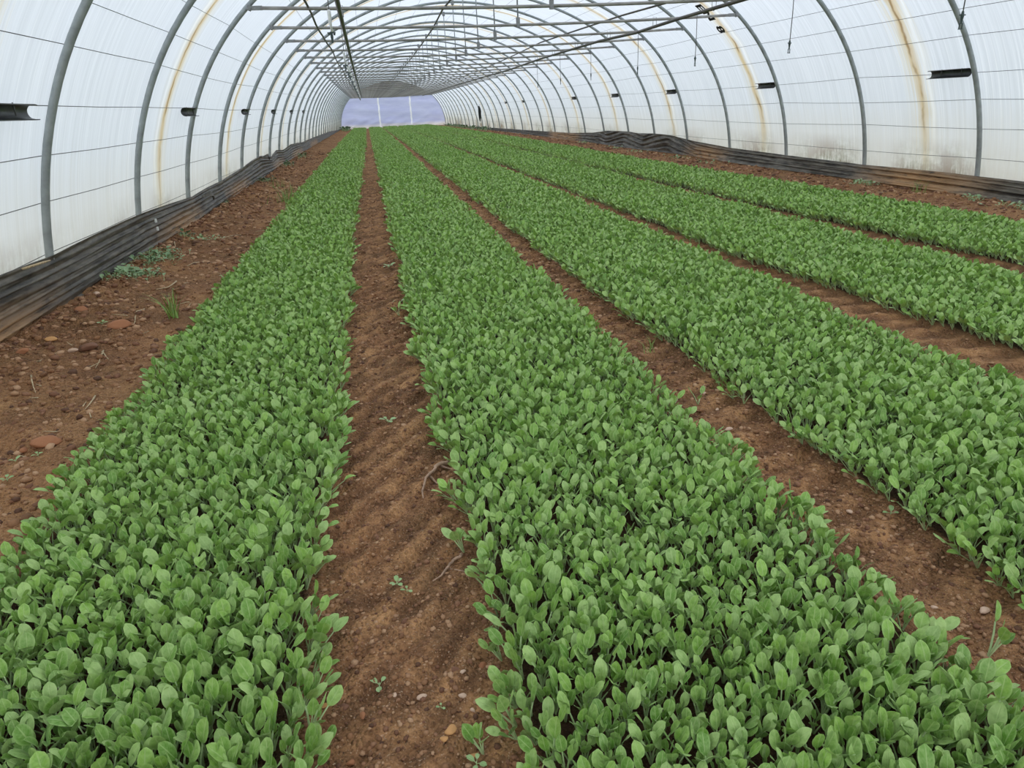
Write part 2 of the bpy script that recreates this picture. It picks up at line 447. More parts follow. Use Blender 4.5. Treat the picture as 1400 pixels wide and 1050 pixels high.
def ground_h(x, y, want_tan=False):
    x = np.asarray(x, float); y = np.asarray(y, float)
    z = gz(y) + 0.0
    z = z + (fbm(x * 5, y * 5, 4, 3) - 0.47) * 0.016
    # wheel tracks with tyre lug ridges
    e = [edges(b, y) for b in range(5)]
    tan = np.full(x.shape, 0.5) + (fbm(x * 2.5, y * 2.5, 3, 77) - 0.45) * 0.8
    tracks = [(e[0][1], e[1][0], 1.25, 0.155, 0.0), (e[1][1], e[2][0], 0.25, 0.165, 1.2), (e[2][1], e[3][0], -0.35, 0.17, 0.6), (e[3][1], e[4][0], 0.3, 0.17, 1.1)]
    for a, b, slant, per, curve in tracks:
        c = (a + b) / 2; hw = (b - a) / 2
        q = np.clip(1 - np.abs((x - c) / (hw + 0.03)), 0, 1)
        inside = np.clip(q * 3.0, 0, 1)
        ph = (y - slant * (x - c) - curve * (x - c) ** 2 + 0.05 * (vnoise(x * 3, y * 3, 5) - 0.5)) / per * 2 * np.pi
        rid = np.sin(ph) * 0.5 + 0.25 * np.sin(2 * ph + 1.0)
        along = (x - c) * 6 + y * 0.4
        streak = vnoise(ph / (2 * np.pi) * 1.7 + 3, along, 15) * 0.75 + vnoise(ph / (2 * np.pi) * 4.3, along * 2.2, 16) * 0.45
        tan = tan * (1 - inside) + inside * (0.5 + 0.20 * np.sin(ph + 0.5 * np.sin(along * 2)) + (streak - 0.6) * 0.8 + (fbm(x * 14, y * 14, 4, 88) - 0.47) * 1.1 - 0.25 * np.clip(0.55 - q, 0, 1))  # tone banded along the lugs: crests lighter, grooves darker
        amp = (0.010 + 0.018 * vnoise(x * 1.5, y * 1.2, 9)) * (0.55 + 0.45 * np.clip((y - 1.0) / 1.2, 0, 1))
        z = z + inside * (rid * amp - 0.012)
        z = z + inside * (fbm(x * 20, y * 20, 4, 21) - 0.46) * 0.042
    tan = np.clip(tan, 0.18, 1)
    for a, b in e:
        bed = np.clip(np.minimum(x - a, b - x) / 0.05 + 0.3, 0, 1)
        tan = tan * (1 - bed) + bed * 0.06  # soil between the plants darkened: leaf shade put into the colour
    ls = np.clip((e[0][0] - x) / 0.3, 0, 1)          # rough strip on the left
    z = z + ls * ((fbm(x * 9, y * 9, 4, 31) - 0.47) * 0.085 + np.clip((-3.95 - x) / 0.6, 0, 1) * 0.05)
    rs = np.clip((x - e[4][1]) / 0.3, 0, 1)
    z = z + rs * ((fbm(x * 6, y * 6, 4, 41) - 0.47) * 0.09 - np.clip((x - 3.7) / 0.6, 0, 1) * 0.035)
    return (z, np.clip(tan, 0, 1)) if want_tan else z
def gh(x, y): return float(ground_h(np.array([x]), np.array([y]))[0])

def build_ground():
    ys = [-3.0, -2.0, -1.0, -0.2, 0.4]
    y = 0.7
    while y < Y_END + 0.6:
        ys.append(y); y += 0.014 * max(1.0, (y / 1.6) ** 0.72)
    ys.append(Y_END + 0.6)
    def rngx(a, b, st): return list(np.arange(a, b, st))
    xs = rngx(-4.75, -3.5, 0.028) + rngx(-3.5, -2.64, 0.09) + rngx(-2.64, -2.10, 0.011) + rngx(-2.10, -1.34, 0.08) + rngx(-1.34, -0.84, 0.014) \
        + rngx(-0.84, 0.02, 0.09) + rngx(0.02, 0.60, 0.024) + rngx(0.6, 1.48, 0.1) + rngx(1.48, 2.0, 0.03) + rngx(2.0, 2.9, 0.1) + rngx(2.9, 4.76, 0.045)
    X, Y = np.meshgrid(np.array(xs), np.array(ys))
    Zg, TAN = ground_h(X, Y, True)
    nx, ny = len(xs), len(ys)
    V = np.stack([X, Y, Zg], -1).reshape(-1, 3)
    i = np.arange(ny - 1)[:, None] * nx + np.arange(nx - 1)[None, :]
    Fq = np.stack([i, i + 1, i + nx + 1, i + nx], -1).reshape(-1, 4)
    me = bpy.data.meshes.new('floor')
    me.vertices.add(len(V)); me.vertices.foreach_set('co', V.ravel())
    me.loops.add(Fq.size); me.loops.foreach_set('vertex_index', Fq.ravel().astype(np.int32))
    me.polygons.add(len(Fq)); me.polygons.foreach_set('loop_start', np.arange(0, Fq.size, 4, dtype=np.int32))
    me.polygons.foreach_set('use_smooth', np.ones(len(Fq), bool))
    me.update(calc_edges=True); me.validate()
    at = me.attributes.new('tan', 'FLOAT', 'POINT'); at.data.foreach_set('value', TAN.ravel().astype(np.float32))
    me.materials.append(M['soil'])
    struct(obj('floor', me))
build_ground()

# ground outside the tunnel: four strips around it
def outside():
    b = MB()
    for x0, x1, y0, y1 in ((-120, -4.6, -100, 180), (4.6, 120, -100, 180), (-4.6, 4.6, Y_END + 0.5, 180), (-4.6, 4.6, -100, -2.9)):
        b.add([(x0, y0, -0.28), (x1, y0, -0.28), (x1, y1, -0.28), (x0, y1, -0.28)], [(0, 1, 2, 3)])
    struct(obj('ground', b.mesh('ground', M['outside'], False)))
outside()

# the film, in three lengths of the curve
def build_film():
    fp = offset(PROF, 0.045)
    iL = next(i for i, p in enumerate(PROF) if p.z > TIE_Z - 0.05)
    n = len(fp)
    ys = list(np.arange(-2.5, Y_END, 0.5)) + [Y_END]
    for name, a, b in (('wall_left', 0, iL), ('ceiling', iL, n - 1 - iL), ('wall_right', n - 1 - iL, n - 1)):
        seg = fp[a:b + 1]
        mb = MB(); vs = []; fs = []
        for y in ys:
            for p in seg: vs.append((p.x, y, p.z))
        k = len(seg)
        for r in range(len(ys) - 1):
            for c in range(k - 1):
                fs.append((r * k + c, r * k + c + 1, (r + 1) * k + c + 1, (r + 1) * k + c))
        mb.add(vs, fs)
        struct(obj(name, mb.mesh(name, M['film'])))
build_film()
bpy.context.view_layer.update()

# end wall: sheet below the tie, netting gable above, two posts
def build_end():
    fp = offset(PROF, 0.03)
    def width(z):
        pts = [(p.z, p.x) for p in fp[len(fp) // 2:]]
        pts.sort(); return float(np.interp(z, [a for a, _ in pts], [b for _, b in pts]))
    mb = MB(); nx, nz = 60, 26; vs = []; fs = []
    for j in range(nz):
        z = -0.3 + (TIE_Z + 0.02 + 0.3) * j / (nz - 1); w = width(z)
        for i in range(nx):
            x = -w + 2 * w * i / (nx - 1)
            edge = min(1.0, (w - abs(x)) / 0.4)
            d = 0.05 * math.sin(z * 7 + x * 0.7) + 0.07 * (float(vnoise(x * 1.1 + 3, z * 2.3, 4)) - 0.5) * 2
            d += 0.06 * math.sin((x * 0.55 - z) * 9) * max(0, 1 - z)
            vs.append((x, Y_END - 0.02 + d * edge * 0.8, z))
    for j in range(nz - 1):
        for i in range(nx - 1):
            fs.append((j * nx + i, j * nx + i + 1, (j + 1) * nx + i + 1, (j + 1) * nx + i))
    mb.add(vs, fs)
    wb = struct(obj('wall_back', mb.mesh('wall_back', M['end_film'])))
    g = MB(); vs = []; fs = []; nz = 10; nx = 24
    for j in range(nz):
        z = TIE_Z + (3.60 - TIE_Z) * j / (nz - 1); w = max(width(min(z, 3.597)), 0.02)
        for i in range(nx): vs.append((-w + 2 * w * i / (nx - 1), Y_END - 0.015 + 0.02 * math.sin(i * 1.3 + j), z))
    for j in range(nz - 1):
        for i in range(nx - 1): fs.append((j * nx + i, j * nx + i + 1, (j + 1) * nx + i + 1, (j + 1) * nx + i))
    g.add(vs, fs)
    go = obj('gable_netting', g.mesh('gable_netting', M['far_mesh']), wb)
    go['label'] = 'grey-brown netting closing the gable above the sheet'
build_end()

# ------------------------------------------------------------------ hoops with their tie bars
ARCH = MB().tube([p for p in PROF], 0.027, 10).mesh('arch', M['steel'])
sag = lambda x: TIE_Z - 0.055 * (1 - (x / 3.5) ** 2)
xs = [-3.36 + 6.72 * i / 12 for i in range(13)]
TIE = MB().tube([(x, -0.035, sag(x)) for x in xs], 0.0195, 8).mesh('tie_bar', M['tie_steel'])
def clamp_mesh(s):
    b = MB()
    # flattened tube end, bolted plate and collar round the arch
    b.box((s * 3.42, -0.035, TIE_Z - 0.003), (0.16, 0.012, 0.046))
    b.tube([(s * 3.47, -0.06, TIE_Z), (s * 3.47, 0.0, TIE_Z)], 0.014, 8)
    b.tube([(s * 3.505, -0.001, TIE_Z - 0.02), (s * 3.482, -0.001, TIE_Z + 0.03)], 0.033, 10)
    return b.mesh('end_clamp', M['clamp'], False)
CLAMPS = [clamp_mesh(-1), clamp_mesh(1)]
POST = MB().tube([(0.02, -0.035, sag(0) + 0.0), (0.02, -0.01, 3.53)], 0.011, 6).mesh('king_post', M['steel'])
pc = MB(); pc.tube([(0.02, -0.035, sag(0) - 0.035), (0.02, -0.035, sag(0) + 0.1)], 0.030, 8)
PCL = pc.mesh('post_clip', M['clamp'], False)
PCL2 = MB().tube([(0.02, -0.01, 3.49), (0.02, -0.004, 3.59)], 0.036, 8).mesh('top_clip', M['clamp'], False)
ORD = ['nearest', 'second', 'third', 'fourth', 'fifth', 'sixth', 'seventh', 'eighth', 'ninth', 'tenth', 'eleventh', 'twelfth']
ORD += ['thirteenth', 'fourteenth', 'fifteenth', 'sixteenth', 'seventeenth', 'eighteenth', 'nineteenth', 'twentieth']
ORD += ['twenty-' + q for q in ('first', 'second', 'third', 'fourth', 'fifth', 'sixth', 'seventh', 'eighth', 'ninth')] + ['thirtieth', 'thirty-first', 'thirty-second']
for k, y in enumerate(HOOPY):
    if k == len(HOOPY) - 1: lab = 'last galvanised steel hoop, against the bluish end sheet'
    else: lab = 'galvanised steel hoop spanning the tunnel, %s' % ('nearest to the camera' if k == 0 else ORD[k] + ' from the camera')
    h = thing('tunnel_hoop', lab, 'hoop', (0, y, 0), 0, 'steel hoops along the tunnel')
    obj('arch', ARCH, h)
    obj('tie_bar', TIE, h)
    obj('end_clamp', CLAMPS[0], h); obj('end_clamp', CLAMPS[1], h)
    kp = obj('king_post', POST, h); obj('post_clip', PCL, kp); obj('top_clip', PCL2, kp)

# ------------------------------------------------------------------ long wires under the film
wp = offset(PROF, 0.036)
def prof_at(z):
    pts = [(p.z, p.x) for p in wp[len(wp) // 2:]]; pts.sort()
    return float(np.interp(z, [a for a, _ in pts], [b for _, b in pts]))
WZ = [0.36, 0.70, 1.00, 1.30, 1.65, 1.90, 2.15]
ROOFX = [3.18, 2.6, 2.3, 1.8, 1.3, 0.8, 0.3]
def roof_z(x):
    pts = sorted((p.x, p.z) for p in wp if p.z > 1)
    return float(np.interp(x, [a for a, _ in pts], [b for _, b in pts]))
def wire(x, z, lab, seed):
    r = random.Random(seed); pts = []
    prev = None
    for y in [3.2] + HOOPY:
        dz = (r.random() - 0.5) * 0.03
        sd = 1 if x > 0 else -1
        zz = z + dz
        xx = sd * prof_at(zz) if abs(x) > 3.3 else x
        zq = zz if abs(x) > 3.3 else roof_z(x)
        p = Vector((xx, y, zq))
        if prev is not None:
            mid = (p + prev) / 2; mid.x *= 0.999; mid.z -= 0.004; pts.append(mid)
        pts.append(p); prev = p
    b = MB().tube(pts, 0.0026, 4)
    tag(obj('support_wire', b.mesh('support_wire', M['wire'])), lab, 'wire', 'wires strung along the film')
WN = ['lowest', 'second', 'third', 'fourth', 'fifth', 'sixth', 'seventh']
for s, side in ((-1, 'left'), (1, 'right')):
    for i, z in enumerate(WZ):
        lab = 'thin grey wire strung along the %s wall film, %s' % (side, 'lowest one' if i == 0 else WN[i] + ' wire up from the soil')
        wire(s * (3.4 + 0.1), z, lab, i * 7 + s)
    for i, x in enumerate(ROOFX):
        lab = 'thin roof wire under the film %s of the ridge, %s out from the ridge' % (side, ['first', 'second', 'third', 'fourth', 'fifth', 'sixth', 'seventh'][6 - i])
        wire(s * x, 3, lab, 100 + i * 5 + s)

# ------------------------------------------------------------------ irrigation pipes resting on or hung from the ties
def pipe(pts, r, mat, lab, name='water_pipe'):
    dense = []
    pts = [Vector(p) for p in pts]
    for a, b in zip(pts[:-1], pts[1:]):
        n = max(1, int((b - a).length / 1.0))
        for i in range(n): dense.append(a.lerp(b, i / n))
    dense.append(pts[-1])
    o = thing(name, lab, 'pipe')
    obj('pipe_run', MB().tube(dense, r, 8).mesh('pipe_run', mat), o)
    return o
def hangers(root, xfun, zoff, r):
    b = MB()
    me = None
    for y in HOOPY[:12]:
        x, z = xfun(y)
        q = MB().tube([(x - r, y - 0.035, z), (x - r, y - 0.035, sag(x) + 0.03), (x + r, y - 0.035, sag(x) + 0.03), (x + r, y - 0.035, z), (x, y - 0.035, z - r), (x - r, y - 0.035, z)], 0.004, 4)
        obj('hanger', q.mesh('hanger', M['clamp']), root)
p1 = pipe([(-2.47, 2.5, 2.235), (-2.48, 7.9, 2.21), (-2.50, 15, 2.21), (-2.51, 22, 2.21), (-2.5, 40, 2.2), (-2.5, 60, 2.18)], 0.026, M['black_pipe'], 'thick black water pipe slung under the tie bars left of the ridge')
hangers(p1, lambda y: (-2.475 - 0.001 * y, 2.212), 0, 0.03)
hose = []
for i, y in enumerate(np.arange(3, 46, 1.0)): hose.append((-2.85 + 0.015 * math.sin(y * 0.9), y, 2.318 + 0.012 * math.sin(y * 2.1)))
pipe(hose, 0.014, M['black_pipe'], 'slim black hose laid over the tie bars, left of the thick black pipe', 'hose')
pr = pipe([(2.12, 4, 2.2), (2.13, 8.8, 2.2), (2.11, 10.5, 2.195), (2.17, 12.3, 2.19), (2.04, 13.9, 2.2), (2.03, 18.5, 2.2), (2.2, 23.6, 2.2), (2.15, 40, 2.2), (2.15, 60, 2.15)], 0.023, M['brown_pipe'], 'dusty brown-black water pipe under the tie bars right of the ridge')
hangers(pr, lambda y: (float(np.interp(y, [4, 8.8, 10.5, 12.3, 13.9, 18.5, 23.6, 40], [2.12, 2.13, 2.11, 2.17, 2.04, 2.03, 2.2, 2.15])), 2.197), 0, 0.027)
pipe([(1.82, 6, 2.325), (1.70, 9.6, 2.325), (1.51, 11.1, 2.325), (1.40, 13.1, 2.325), (1.31, 15.5, 2.33), (1.5, 19.9, 2.33), (1.7, 27, 2.33), (1.6, 45, 2.33)], 0.013, M['brown_pipe'], 'slim wavy dark hose over the tie bars, just left of the brown water pipe', 'hose')
pipe([(-1.24, 6, 2.32), (-1.24, 8.9, 2.32), (-1.25, 9.9, 2.315), (-1.18, 12, 2.32), (-1.15, 14.5, 2.32), (-1.12, 18, 2.32), (-1.1, 30, 2.32), (-1.1, 45, 2.32)], 0.011, M['brown_pipe'], 'slim dark hose over the tie bars close left of the ridge', 'hose')

# droppers: thin tube with a weight and spray nozzle
DT = MB().tube([(0, 0, 0), (0.006, 0, -0.25), (0, 0, -0.52)], 0.0045, 5).mesh('dropper_tube', M['wire'])
nz_ = MB(); nz_.tube([(0, 0, -0.50), (0, 0, -0.53), (0, 0, -0.56), (0, 0, -0.585)], [0.008, 0.013, 0.008, 0.006], 8)
nz_.box((0, 0, -0.525), (0.05, 0.008, 0.008)); nz_.box((0.012, 0, -0.6), (0.004, 0.008, 0.04)); nz_.box((-0.012, 0, -0.6), (0.004, 0.008, 0.04)); nz_.box((0, 0, -0.62), (0.03, 0.012, 0.006))
NZ = nz_.mesh('spray_nozzle', M['nozzle'], False)
rn = ['nearest', 'second', 'third', 'fourth', 'fifth', 'sixth', 'seventh']
for i, y in enumerate([5.18, 7.54, 9.85, 12.19, 14.42, 16.74, 19.1]):
    x = float(np.interp(y, [4, 8.8, 10.5, 12.3, 13.9, 18.5, 23.6, 40], [2.12, 2.13, 2.11, 2.17, 2.04, 2.03, 2.2, 2.15]))
    d = thing('sprinkler_dropper', 'thin sprinkler dropper hanging from the right-hand brown pipe, %s of its row' % (rn[i] + (' one' if i == 0 else ' from the camera')), 'sprinkler', (x, y, 2.18), 0.3 * i, 'droppers under the brown pipe')
    obj('dropper_tube', DT, d); obj('spray_nozzle', NZ, d)
WT = MB().tube([(0, 0, 0.752), (0.004, 0, 0.2), (0, 0, -0.24)], 0.006, 5).mesh('dropper_tube', M['wire'])
ws = MB(); ws.tube([(0, 0, 0.02), (0, 0, 0.0), (0, 0, -0.10), (0.0, 0, -0.12), (0.01, 0, -0.20)], [0.012, 0.021, 0.021, 0.015, 0.013], 10)
WS = ws.mesh('white_sleeve', M['white_plastic'])
nz2 = MB(); nz2.box((0, 0, -0.21), (0.09, 0.012, 0.012)); nz2.tube([(0, 0, -0.2), (0, 0, -0.25), (0, 0, -0.31)], [0.012, 0.016, 0.01], 8); nz2.box((0.03, 0, -0.225), (0.02, 0.012, 0.02)); nz2.box((-0.03, 0, -0.225), (0.02, 0.012, 0.02))
NZ2 = nz2.mesh('spray_nozzle', M['nozzle'], False)
for i, y in enumerate([8.95, 14.7, 17.2, 19.4, 22.6, 26, 30, 34, 38, 42, 46, 50, 54]):
    lab = 'white-sleeved sprinkler dropper left of the black pipe, %s' % ('nearest one' if i == 0 else rn[i] + ' from the camera') if i < 7 else 'far white-sleeved sprinkler dropper left of the black pipe, past the seventh'
    d = thing('sprinkler_dropper', lab, 'sprinkler', (-2.6, y, 2.22 - 0.01 * (i % 3)), 0.2, 'white droppers beside the black pipe')
    obj('dropper_tube', WT, d); obj('white_sleeve', WS, d); obj('spray_nozzle', NZ2, d)

# ------------------------------------------------------------------ cut pipe pieces clipped on the fourth wire
def gutter_mesh(L, s):
    b = MB(); n = 14; ro, ri = 0.046, 0.041; vs = []
    for e, y in enumerate((0, L)):
        for r in (ro, ri):
            for i in range(n):
                a = math.radians(60 + 225 * i / (n - 1))     # opening towards the tunnel
                vs.append((-s * -1 * r * math.cos(a) if False else s * -r * math.cos(a), y + (0.02 if (i > n - 4 and e) else 0), r * math.sin(a)))
    fs = []
    q = lambda e, r, i: (e * 2 + r) * n + i
    for i in range(n - 1):
        fs += [(q(0, 0, i), q(0, 0, i + 1), q(1, 0, i + 1), q(1, 0, i)), (q(0, 1, i + 1), q(0, 1, i), q(1, 1, i), q(1, 1, i + 1)),
               (q(0, 0, i), q(0, 1, i), q(0, 1, i + 1), q(0, 0, i + 1)), (q(1, 0, i + 1), q(1, 1, i + 1), q(1, 1, i), q(1, 0, i))]
    for i in (0, n - 1):
        fs.append((q(0, 0, i), q(1, 0, i), q(1, 1, i), q(0, 1, i)))
    return b.add(vs, fs).mesh('pipe_piece', M['gutter'])
hookm = MB().tube([(0, 0, 0.05), (0, 0, -0.02)], 0.004, 5).mesh('hook', M['wire'])
for s, spots, side in ((-1, [(4.30, 0.66), (8.78, 0.6), (12.85, 0.6), (16.8, 0.55), (20.8, 0.55), (24.8, 0.55)], 'left'),
                       (1, [(7.42, 0.6), (11.5, 0.55), (15.5, 0.55), (19.3, 0.6), (23.4, 0.55), (31.4, 0.5), (35.5, 0.5)], 'right')):
    for i, (y, L) in enumerate(spots):
        z = 1.275 if s < 0 else 1.30
        x = s * (prof_at(z) - 0.075)
        g = thing('cut_pipe', 'black cut-open pipe clipped along the %s wall wire, %s' % (side, 'nearest to the camera' if i == 0 else ORD[i] + ' from the camera'), 'pipe piece', (x, y, z - 0.01), 0, 'cut pipes on the wall wires')
        obj('pipe_piece', gutter_mesh(L, s), g); obj('hook', hookm, g, (0, 0.1, 0)); obj('hook', hookm, g, (0, 0.4, 0))

# dark cloth hung on the right wall
def cloth():
    b = MB(); n = 12; prof = [(1.24, 0.03, 0.16), (1.19, 0.05, 0.13), (1.08, 0.09, 0.08), (0.95, 0.10, 0.04), (0.8, 0.085, 0.0), (0.62, 0.075, -0.02), (0.48, 0.05, -0.02), (0.38, 0.02, -0.03)]
    vs = []; fs = []
    for j, (z, w, dy) in enumerate(prof):
        for i in range(n):
            a = 2 * math.pi * i / n
            r = w * (1 + 0.18 * math.sin(3 * a + j))
            vs.append((r * math.cos(a) * 0.8, 2.0 * r * math.sin(a) + dy, z))
    for j in range(len(prof) - 1):
        for i in range(n):
            i2 = (i + 1) % n; fs.append((j * n + i, j * n + i2, (j + 1) * n + i2, (j + 1) * n + i))
    fs.append(tuple(range(n))); fs.append(tuple(reversed([(len(prof) - 1) * n + i for i in range(n)])))
    b.add(vs, fs)
    t = thing('hung_cloth', 'dark cloth hanging from a wire far along the right wall', 'cloth', (4.20, 43.9, -0.03))
    obj('cloth_body', b.mesh('cloth_body', M['dark_cloth']), t)
    obj('hook', MB().tube([(0.05, 0.16, 1.3), (0.0, 0.16, 1.26), (-0.02, 0.16, 1.2)], 0.008, 6).mesh('hook', M['wire']), t)
cloth()

# printing on the film between the fourth and fifth hoops, right side of the roof
def film_print():
    cu = bpy.data.curves.new('film_print', 'FONT'); cu.body = 'EN 8'; cu.size = 0.29; cu.space_character = 1.15
    cu.offset = 0.012; cu.align_x = 'LEFT'; cu.align_y = 'CENTER'
    o = bpy.data.objects.new('film_print', cu); COL.objects.link(o)
    dg = bpy.context.evaluated_depsgraph_get()
    me = bpy.data.meshes.new_from_object(o.evaluated_get(dg))
    bpy.data.objects.remove(o)
    fp = offset(PROF, 0.041); pts = sorted(((p.x, p.z) for p in fp if p.z > 0.5 and p.x > 0), key=lambda q: q[0])
    arc = [0.0]
    for a, b in zip(pts[:-1], pts[1:]): arc.append(arc[-1] + math.hypot(b[0] - a[0], b[1] - a[1]))
    s0 = float(np.interp(3.26, [p[0] for p in pts], arc))
    for v in me.vertices:
        s = s0 + v.co.x
        v.co = Vector((float(np.interp(s, arc, [p[0] for p in pts])), 12.42 - v.co.y, float(np.interp(s, arc, [p[1] for p in pts]))))
    me.materials.clear(); me.materials.append(M['print'])
    w = bpy.data.objects['wall_right']
    p = obj('film_print', me, w); p['label'] = 'black letters printed on the film beside the seam'
film_print()

# ------------------------------------------------------------------ black sheet skirts along both walls
def skirt(side):
    s = -1 if side == 'left' else 1
    if s < 0:
        ty = [2, 4.6, 5.3, 6.2, 7.4, 9.5, 10.4, 11.4, 13.4, 14.6, 15.7, 17.4, 18.4, 20, 22, 26, 32, 45, 62]
        tz = [.40, .39, .37, .38, .38, .31, .33, .33, .38, .43, .45, .34, .43, .36, .42, .34, .33, .28, .1]
        bx = lambda y: 4.47 - 0.02 * math.sin(y * 0.8)
        wid = [0.07, 0.07]
    else:
        ty = [4, 6.7, 7.8, 9.4, 11.4, 13.4, 15, 16.2, 17.4, 18.4, 19.2, 21, 22.4, 25, 30, 36, 45, 62]
        tz = [.20, .17, .18, .17, .19, .22, .28, .36, .38, .35, .38, .36, .27, .2, .16, .13, .08, .0]
        bx = lambda y: 4.36 + 0.05 * math.sin(y * 0.9) + 0.08 * min(1, max(0, (y - 9) / 6))
    ys = []
    y = 3.0 if s < 0 else 5.2
    while y < 62: ys.append(y); y += 0.045 * max(1, y / 6)
    nv = 44; vs = []; fs = []
    for y in ys:
        top = float(np.interp(y, ty, tz)) + float(gz(y)); b0 = bx(y)
        hd = min(abs(y - h) for h in HOOPY)
        pin = math.exp(-(hd / 0.22) ** 2)
        base = float(gz(y)) - 0.02
        for j in range(nv):
            v = j / (nv - 1)
            z = base + (top - base) * v
            xw = prof_at(max(z, 0.0)) - 0.055
            x = b0 + (xw - b0) * (v ** 0.8) if s > 0 else b0 + (xw - b0) * v
            wobble = 0.35 * float(vnoise(y * 0.55, v * 2.0, 3 + s))
            k = 7.5 if s < 0 else 3.6
            ph = (v * k + wobble + 0.25 * math.sin(y * 0.35)) * 2 * math.pi
            amp = (0.017 + 0.012 * float(vnoise(y * 0.8, v * 5, 8))) * min(1, v * 6) * min(1, (1 - v) * 5 + 0.15)
            if s > 0 and 15 < y < 22:          # slumped, steeply folded stretch
                ph += (2.2 * abs(((y - 15) % 3.0) - 1.5)) * 2 * math.pi * 0.5; amp *= 1.8
            w1 = 1 - 2 * abs(math.sin(ph * 0.5 + 0.6 * math.sin(y * 0.9 + v * 3))) ** 0.7
            d = amp * (0.75 * w1 + 0.4 * math.sin(1.7 * ph + 1 + 2 * wobble)) * (1 - 0.5 * pin) + 0.01 * pin
            x -= d + 0.02 * (1 - pin) * math.sin(v * math.pi)
            vs.append((s * x, y, z))
    for i in range(len(ys) - 1):
        for j in range(nv - 1):
            q = (i * nv + j, i * nv + j + 1, (i + 1) * nv + j + 1, (i + 1) * nv + j)
            fs.append(q if s > 0 else tuple(reversed(q)))
    b = MB(); b.add(vs, fs)
    t = thing('sheet_skirt', 'wrinkled dusty black plastic sheet along the foot of the %s wall' % side, 'plastic sheet')
    obj('sheet', b.mesh('sheet', M['skirt']), t)
    if s < 0:      # loose flaps and the white clips
        for (y, z, L) in ((9.6, 0.30, 0.34), (15.5, 0.44, 0.36)):
            f = MB(); vv = []; ff = []; n = 9
            for i in range(n):
                q = i / (n - 1)
                for j in range(3):
                    vv.append((-4.44 + 0.09 * math.sin(q * 2.6) + 0.01 * j, y + L * q, z + 0.04 * math.sin(q * math.pi) - 0.035 * j * (0.4 + q)))
            for i in range(n - 1):
                for j in range(2): ff.append((i * 3 + j, (i + 1) * 3 + j, (i + 1) * 3 + j + 1, i * 3 + j + 1))
            f.add(vv, ff); obj('loose_flap', f.mesh('loose_flap', M['skirt']), t)
        for z in (0.31, 0.235):
            c = MB(); c.box((-4.385, 7.33, z), (0.014, 0.02, 0.035)); c.box((-4.39, 7.345, z - 0.01), (0.012, 0.035, 0.012))
            obj('clip', c.mesh('clip', M['white_plastic'], False), t)
    return t
skirt('left'); skirt('right')

# ------------------------------------------------------------------ leaves
def leaf_geo(L, Wd, pet, bend, cup, nx=4, ny=6, rough=0.0, seed=0, pr=0.0018, pn=4, tip=0.45):
    """blade along +Y after a stalk; returns (verts, faces, uv, material index per face)"""
    r = random.Random(seed)
    vs = []; uv = []; fs = []; mi = []
    # stalk
    k = 3
    for i in range(k + 1):
        q = i / k; rr = pr * (1.25 - 0.5 * q)
        y = pet * q; z = 0.10 * pet * math.sin(q * math.pi * 0.5)
        for j in range(pn):
            a = 2 * math.pi * j / pn + 0.4
            vs.append((rr * math.cos(a), y, z + rr * math.sin(a))); uv.append((0.5, 0.0))
    for i in range(k):
        for j in range(pn):
            j2 = (j + 1) % pn
            fs.append((i * pn + j, i * pn + j2, (i + 1) * pn + j2, (i + 1) * pn + j)); mi.append(1)
    o = len(vs)
    z0 = 0.10 * pet
    for i in range(ny + 1):
        t = i / ny
        w = Wd * (max(t, 0.0) ** 0.55) * (max(1 - t, 0.0) ** tip) * (1.80 + 0.55 * tip)
        if i == 0: w = pr * 0.9
        if i == ny: w = Wd * 0.10
        ang = bend * t
        y = pet - 0.001 + L * (math.sin(ang) / bend if abs(bend) > 1e-3 else t)
        zc = z0 - L * ((1 - math.cos(ang)) / bend if abs(bend) > 1e-3 else 0)
        for j in range(nx + 1):
            u = -1 + 2 * j / nx
            x = w * u
            z = zc + cup * w * (abs(u) ** 1.6) + rough * (r.random() - 0.5) * L * abs(u)
            vs.append((x, y, z)); uv.append((0.5 + 0.5 * u, t))
    for i in range(ny):
        for j in range(nx):
            a = o + i * (nx + 1) + j
            fs.append((a, a + 1, a + nx + 2, a + nx + 1)); mi.append(0)
    return vs, fs, uv, mi

def leaf_mesh(name, mats, **kw):
    v, f, uv, mi = leaf_geo(**kw)
    b = MB(); b.add(v, f, 0, uv); b.mi = mi
    return b.mesh(name, mats)

SP = [M['leaf'], M['stalk']]
LEAVES = []
for i in range(8):
    LEAVES.append(leaf_mesh('leaf', SP, L=0.037 * random.uniform(0.9, 1.12), Wd=0.0122 * random.uniform(0.85, 1.12), pet=random.uniform(0.042, 0.066),
                            bend=random.uniform(0.0, 0.8), cup=random.uniform(-0.30, 0.45), nx=6, ny=8, rough=0.035, seed=i, pn=6, tip=random.uniform(0.50, 0.66)))
    _a = LEAVES[-1].attributes.new('tint', 'FLOAT', 'POINT'); _a.data.foreach_set('value', [(i / 7.0) ** 2 * 0.9] * len(LEAVES[-1].vertices))

def plant_layout(seed, n=None, lean=0.0):
    """(leaf index, yaw, elevation, roll, scale) per leaf"""
    r = random.Random(seed); out = []
    n = n or r.choice((5, 5, 6, 6))
    a0 = r.uniform(0, 6.28)
    for i in range(n):
        outer = i < 3
        out.append((r.randrange(8), a0 + i * 2.4 + r.uniform(-0.35, 0.35), math.radians(r.uniform(54, 76) if outer else r.uniform(68, 88)),
                    r.uniform(-0.35, 0.35), r.uniform(0.88, 1.16) if outer else r.uniform(0.6, 1.0)))
    return out

def leaf_matrix(yaw, el, roll, s):
    return Matrix.Rotation(yaw, 4, 'Z') @ Matrix.Rotation(el, 4, 'X') @ Matrix.Rotation(roll, 4, 'Y') @ Matrix.Scale(s, 4)

